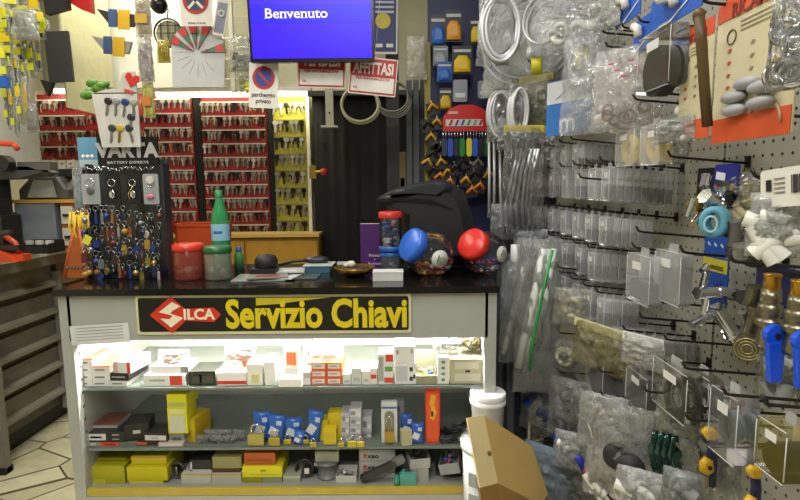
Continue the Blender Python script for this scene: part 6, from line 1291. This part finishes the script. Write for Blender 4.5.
# ball valves
def valve(label, px, py, X, hc, sz=1.0, lev='down', bc=None):
    p = PX(px, py, X); s = p.y/520*sz; t = thing('ball_valve', label, 'valve', p); NB = bc or c('#7a745f', .3, .8)
    b = MB(); b.lathe([(0, 34*s), (9*s, 34*s), (9.5*s, 22*s), (8*s, 20*s), (11*s, 18*s), (11*s, 8*s), (8.5*s, 5*s), (12.5*s, 3*s), (12.5*s, -3*s), (9*s, -5*s), (11*s, -22*s), (9*s, -28*s), (0, -28*s)], NB, 20); b.build('valve_body', t)
    b = MB(); b.lathe([(8*s, 34*s), (7.5*s, 46*s), (8.5*s, 47*s), (8.5*s, 50*s), (0, 50*s)], c('#b0842c', .3, .9) if lev == 'down' else NB, 8); b.build('brass_end', t)
    y0 = -16*s; hm = c(hc, .3)
    b = MB(); b.cyl((0, 0, -10*s), (-7*s, y0, -10*s), 4*s, STEEL, 12); b.build('spindle', t)
    b = MB()
    b.cyl((-7*s, y0, -8*s), (-7*s, y0-7*s, -8*s), 10.5*s, hm, 24); b.prism([(-16*s, -14*s), (2*s, -14*s), (0*s, -56*s), (-11*s, -56*s)], y0-8*s, y0-1*s, hm, inset=1.6*s); b.build('lever_handle', t)
    b = MB(); b.cyl((-7*s, y0-7*s, -8*s), (-7*s, y0-9*s, -8*s), 3*s, DARKW, 6); b.build('handle_nut', t); return t
valve('brass ball valve with a bright blue lever, left of the two', 769, 322, .62, '#0f4cd0')
valve('brass ball valve with a bright blue lever, at the right picture edge', 796, 328, .63, '#0f4cd0', 1.0)
fitting('old brass pipe union behind the left blue lever', 748, 318, .74, [(4, -30, 4, -12, 6, c('#6f6a58', .3, .8), 'collar'), (4, -12, 2, 20, 7, c('#6f6a58', .3, .8), 'union_body'), (-6, -5, 2, 14, 3, c('#8d8d88', .3, .7), 'rod')], name='pipe_union', cat='fitting')
p = PX(748, 348, .70); t = thing('round_union', 'round brass threaded cap seen end-on left of the blue lever', 'fitting', p, -40); b = MB(); b.cyl((0, .02, 0), (0, -.01, 0), .026, c('#7d7658', .3, .8), 24); b.build('cap_body', t)
for q in range(3): b = MB(); b.torus((0, -.011, 0), .022-.006*q, .0018, c('#a39a70', .3, .8), n=24, k=6); b.build('thread_ring', t)
# yellow lever valves low
for k, (px, py, X, lb) in enumerate(((706, 432, .66, 'yellow butterfly gas valve on a dark blue strap, upper left of the two'), (750, 470, .62, 'yellow butterfly gas valve at the bottom, beside the grey seal box'))):
    p = PX(px, py, X); s = p.y/520; t = thing('gas_valve', lb, 'valve', p); YV_ = c('#d8a818', .35)
    b = MB(); b.tube([(4*s, 0, 4*s), (8*s, 0, -20*s), (12*s, .01, -62*s)], 5*s, c('#141f4c', .5), 8); b.build('strap', t)
    b = MB(); b.puff([(-9*s, 4*s), (-4*s, 9*s), (4*s, 8*s), (9*s, 2*s), (6*s, -6*s), (-3*s, -5*s)], 9*s, YV_, 2, y0=-6*s); b.build('butterfly_grip', t)
    b = MB(); b.puff([(-8*s, -30*s), (-3*s, -24*s), (5*s, -28*s), (7*s, -40*s), (0, -45*s), (-8*s, -40*s)], 9*s, YV_, 2, y0=-6*s); b.build('lower_grip', t)
    b = MB(); b.cyl((-1*s, 0, -46*s), (-1*s, 0, -60*s), 6.5*s, c('#a09a88', .3, .8), 14); b.build('valve_end', t); b = MB(); b.cyl((0, -.01, -34*s), (0, -12*s, -34*s), 2.2*s, BLACK, 8); b.build('screw', t)
# green black foil strips, blue and pink tools, brush
p = PX(660, 432, .62); s = p.y/520; t = thing('foil_strip', 'dark green glossy foil strips hanging beside the black discs', 'foil', p)
g = random.Random(8)
for k in range(4):
    b = MB(); x0 = (-8+5*k)*s; pts = [(x0, 0), (x0+6*s, 2*s), (x0+9*s+g.uniform(-4, 6)*s, -22*s), (x0+4*s, -26*s), (x0+14*s+k*2*s, -48*s), (x0+2*s, -44*s), (x0-4*s, -20*s)]; b.puff(pts, .012, c('#3d5a54', .1, .9), 2, y0=-.008*k); b.build('strip', t)
for k, (px, py, cc, lb, a_) in enumerate(((583, 465, '#24339c', 'blue', -32), (590, 478, '#c41f58', 'pink red', -20))):
    p = PX(px, py, .58); s = p.y/520; t = thing('scraper', f'{lb} handled tool hanging in front of the low wall bags', 'tool', p, 0, ry=a_); b = MB(); b.puff([(-4*s, 12*s), (4*s, 12*s), (5*s, -6*s), (3*s, -14*s), (-3*s, -14*s), (-5*s, -6*s)], .02, c(cc, .4), 2); b.build('grip', t); b = MB(); b.box((0, 0, -22*s), (3*s, .004, 18*s), STEEL); b.build('blade', t)
p = PX(568, 412, .60); t = thing('brush', 'black bristle brush hanging behind the cardboard box', 'brush', p, 20, ry=-15); b = MB(); b.tube([(0, 0, .03), (.004, 0, -.05)], .018, c('#131313', .8, bump=.6, bs=200), 12); b.build('bristles', t); b = MB(); b.tube([(.004, 0, -.05), (.02, 0, -.14)], .006, WHITE); b.build('stem', t)
# ------------------------------------------------------------------ bucket, box and bin beside the counter
YBk = 1.74; a = PY(489, 398, YBk); zt = a.z; r = .062
t = thing('white_bucket', 'white round plastic tub with a lid, standing on the tall bin by the counter', 'bucket', (a.x+.006, YBk+.06, zt-.17)); h = .17
b = MB(); b.lathe([(0, 0), (r*.88, 0), (r*.95, h*.78), (r*1.0, h*.8)], c('#c9cac8', .4), 34); b.build('bucket_body', t)
b = MB(); b.lathe([(r*1.0, h*.74), (r*1.05, h*.75), (r*1.05, h*.84), (r*1.0, h*.85), (r*1.02, h*.87), (r*1.04, h*.98), (r*.98, h), (r*.9, h*.975), (0, h*.965)], c('#dcdddb', .35), 34); b.build('lid', t)
zbin = zt-.17
t = thing('tall_bin', 'white open plastic bin with slatted side under the round tub', 'bin', (a.x-.0, YBk+.04, 0)); m_ = c('#c9ccce', .4)
b = MB(); b.lathe([(0, 0), (.075, 0), (.088, zbin-.004), (.0, zbin-.004)], m_, 30); b.build('bin_body', t); b = MB(); b.lathe([(.088, zbin-.03), (.094, zbin-.03), (.094, zbin-.003), (.0, zbin-.0015)], c('#dfe1e0', .35), 30); b.build('rim', t)
for k in range(3): b = MB(); b.box((-.05, -.071, zbin-.12-.08*k), (.05, .006, .05), c('#8d9294', .4), (0, 0, -.6)); b.build('vent_slot', t)
# cardboard box: open, tipped towards the camera
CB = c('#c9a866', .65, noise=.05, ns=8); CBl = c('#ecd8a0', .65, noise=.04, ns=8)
Yc = 1.42
t = thing('cardboard_box', 'tipped open brown cardboard box in front of the white tub', 'box', (0, 0, 0))
def quad(p, q, r_, s_, m, nm, th=.004):
    P = [Vector(v) for v in (p, q, r_, s_)]; n = (P[1]-P[0]).cross(P[3]-P[0]).normalized()*th; b = MB(); b.add(P+[v+n for v in P], [(0, 1, 2, 3), (7, 6, 5, 4), (0, 4, 5, 1), (1, 5, 6, 2), (2, 6, 7, 3), (3, 7, 4, 0)], m); b.build(nm, t)
A = PY(467, 418, Yc-.02); B = PY(484, 415, Yc+.04); C_ = PY(498, 483, Yc-.0); D_ = PY(480, 488, Yc-.08)
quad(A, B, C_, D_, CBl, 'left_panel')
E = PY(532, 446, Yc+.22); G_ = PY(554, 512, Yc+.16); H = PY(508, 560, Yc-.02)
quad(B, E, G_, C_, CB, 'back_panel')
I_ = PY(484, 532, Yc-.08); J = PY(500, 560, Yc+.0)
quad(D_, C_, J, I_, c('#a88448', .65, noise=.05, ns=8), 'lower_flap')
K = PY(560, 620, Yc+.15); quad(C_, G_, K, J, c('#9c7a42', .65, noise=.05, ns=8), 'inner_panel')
b = MB(); b.cyl(PY(489, 452, Yc-.0)+Vector((0, -.012, 0)), PY(489, 452, Yc-.0)+Vector((0, -.004, 0)), .006, c('#6a5630'), 12); b.build('hand_hole', t)
# support stool that the tipped box lies on
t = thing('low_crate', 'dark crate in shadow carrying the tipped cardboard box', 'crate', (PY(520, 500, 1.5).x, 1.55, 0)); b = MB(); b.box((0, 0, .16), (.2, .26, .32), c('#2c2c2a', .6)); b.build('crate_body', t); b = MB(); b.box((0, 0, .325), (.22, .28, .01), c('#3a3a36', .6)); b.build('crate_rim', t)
area('ceiling_and_fill_light', (-.9, .3, 2.95), .3, 36, (1, .985, .94), sy=1.4)
area('ceiling_and_fill_light', (.1, 1.5, 2.95), .3, 20, (1, .985, .94), sy=1.2)
area('ceiling_and_fill_light', (-1.6, 3.1, 2.95), .3, 28, (1, .96, .8), sy=1.4)
area('ceiling_and_fill_light', (-.2, -1.0, 2.9), 1.0, 40, (1, .98, .95), (R(20), 0, 0), sy=.4)
area('ceiling_and_fill_light', (-.3, -.6, 2.2), .06, 6, (1, .98, .95), (R(-15), 0, 0), sy=.9)  # added strip behind the camera, well below the ceiling, for glints on plastic
area('bench_fill_light', (-1.35, 1.9, 2.45), .4, 12, (1, .97, .82), sy=.2)  # added lamp, set in front of the bench to brighten its worktop edge
w = bpy.data.worlds.new('world'); sc.world = w; w.use_nodes = True
w.node_tree.nodes['Background'].inputs[0].default_value = (.8, .82, .9, 1); w.node_tree.nodes['Background'].inputs[1].default_value = .10
sc.view_settings.view_transform = 'Standard'; sc.view_settings.look = 'None'; sc.view_settings.gamma = 1; sc.view_settings.exposure = -.1; sc.view_settings.use_curve_mapping = False
sc.cycles.transparent_max_bounces = 24; sc.cycles.max_bounces = 6; sc.cycles.use_denoising = True
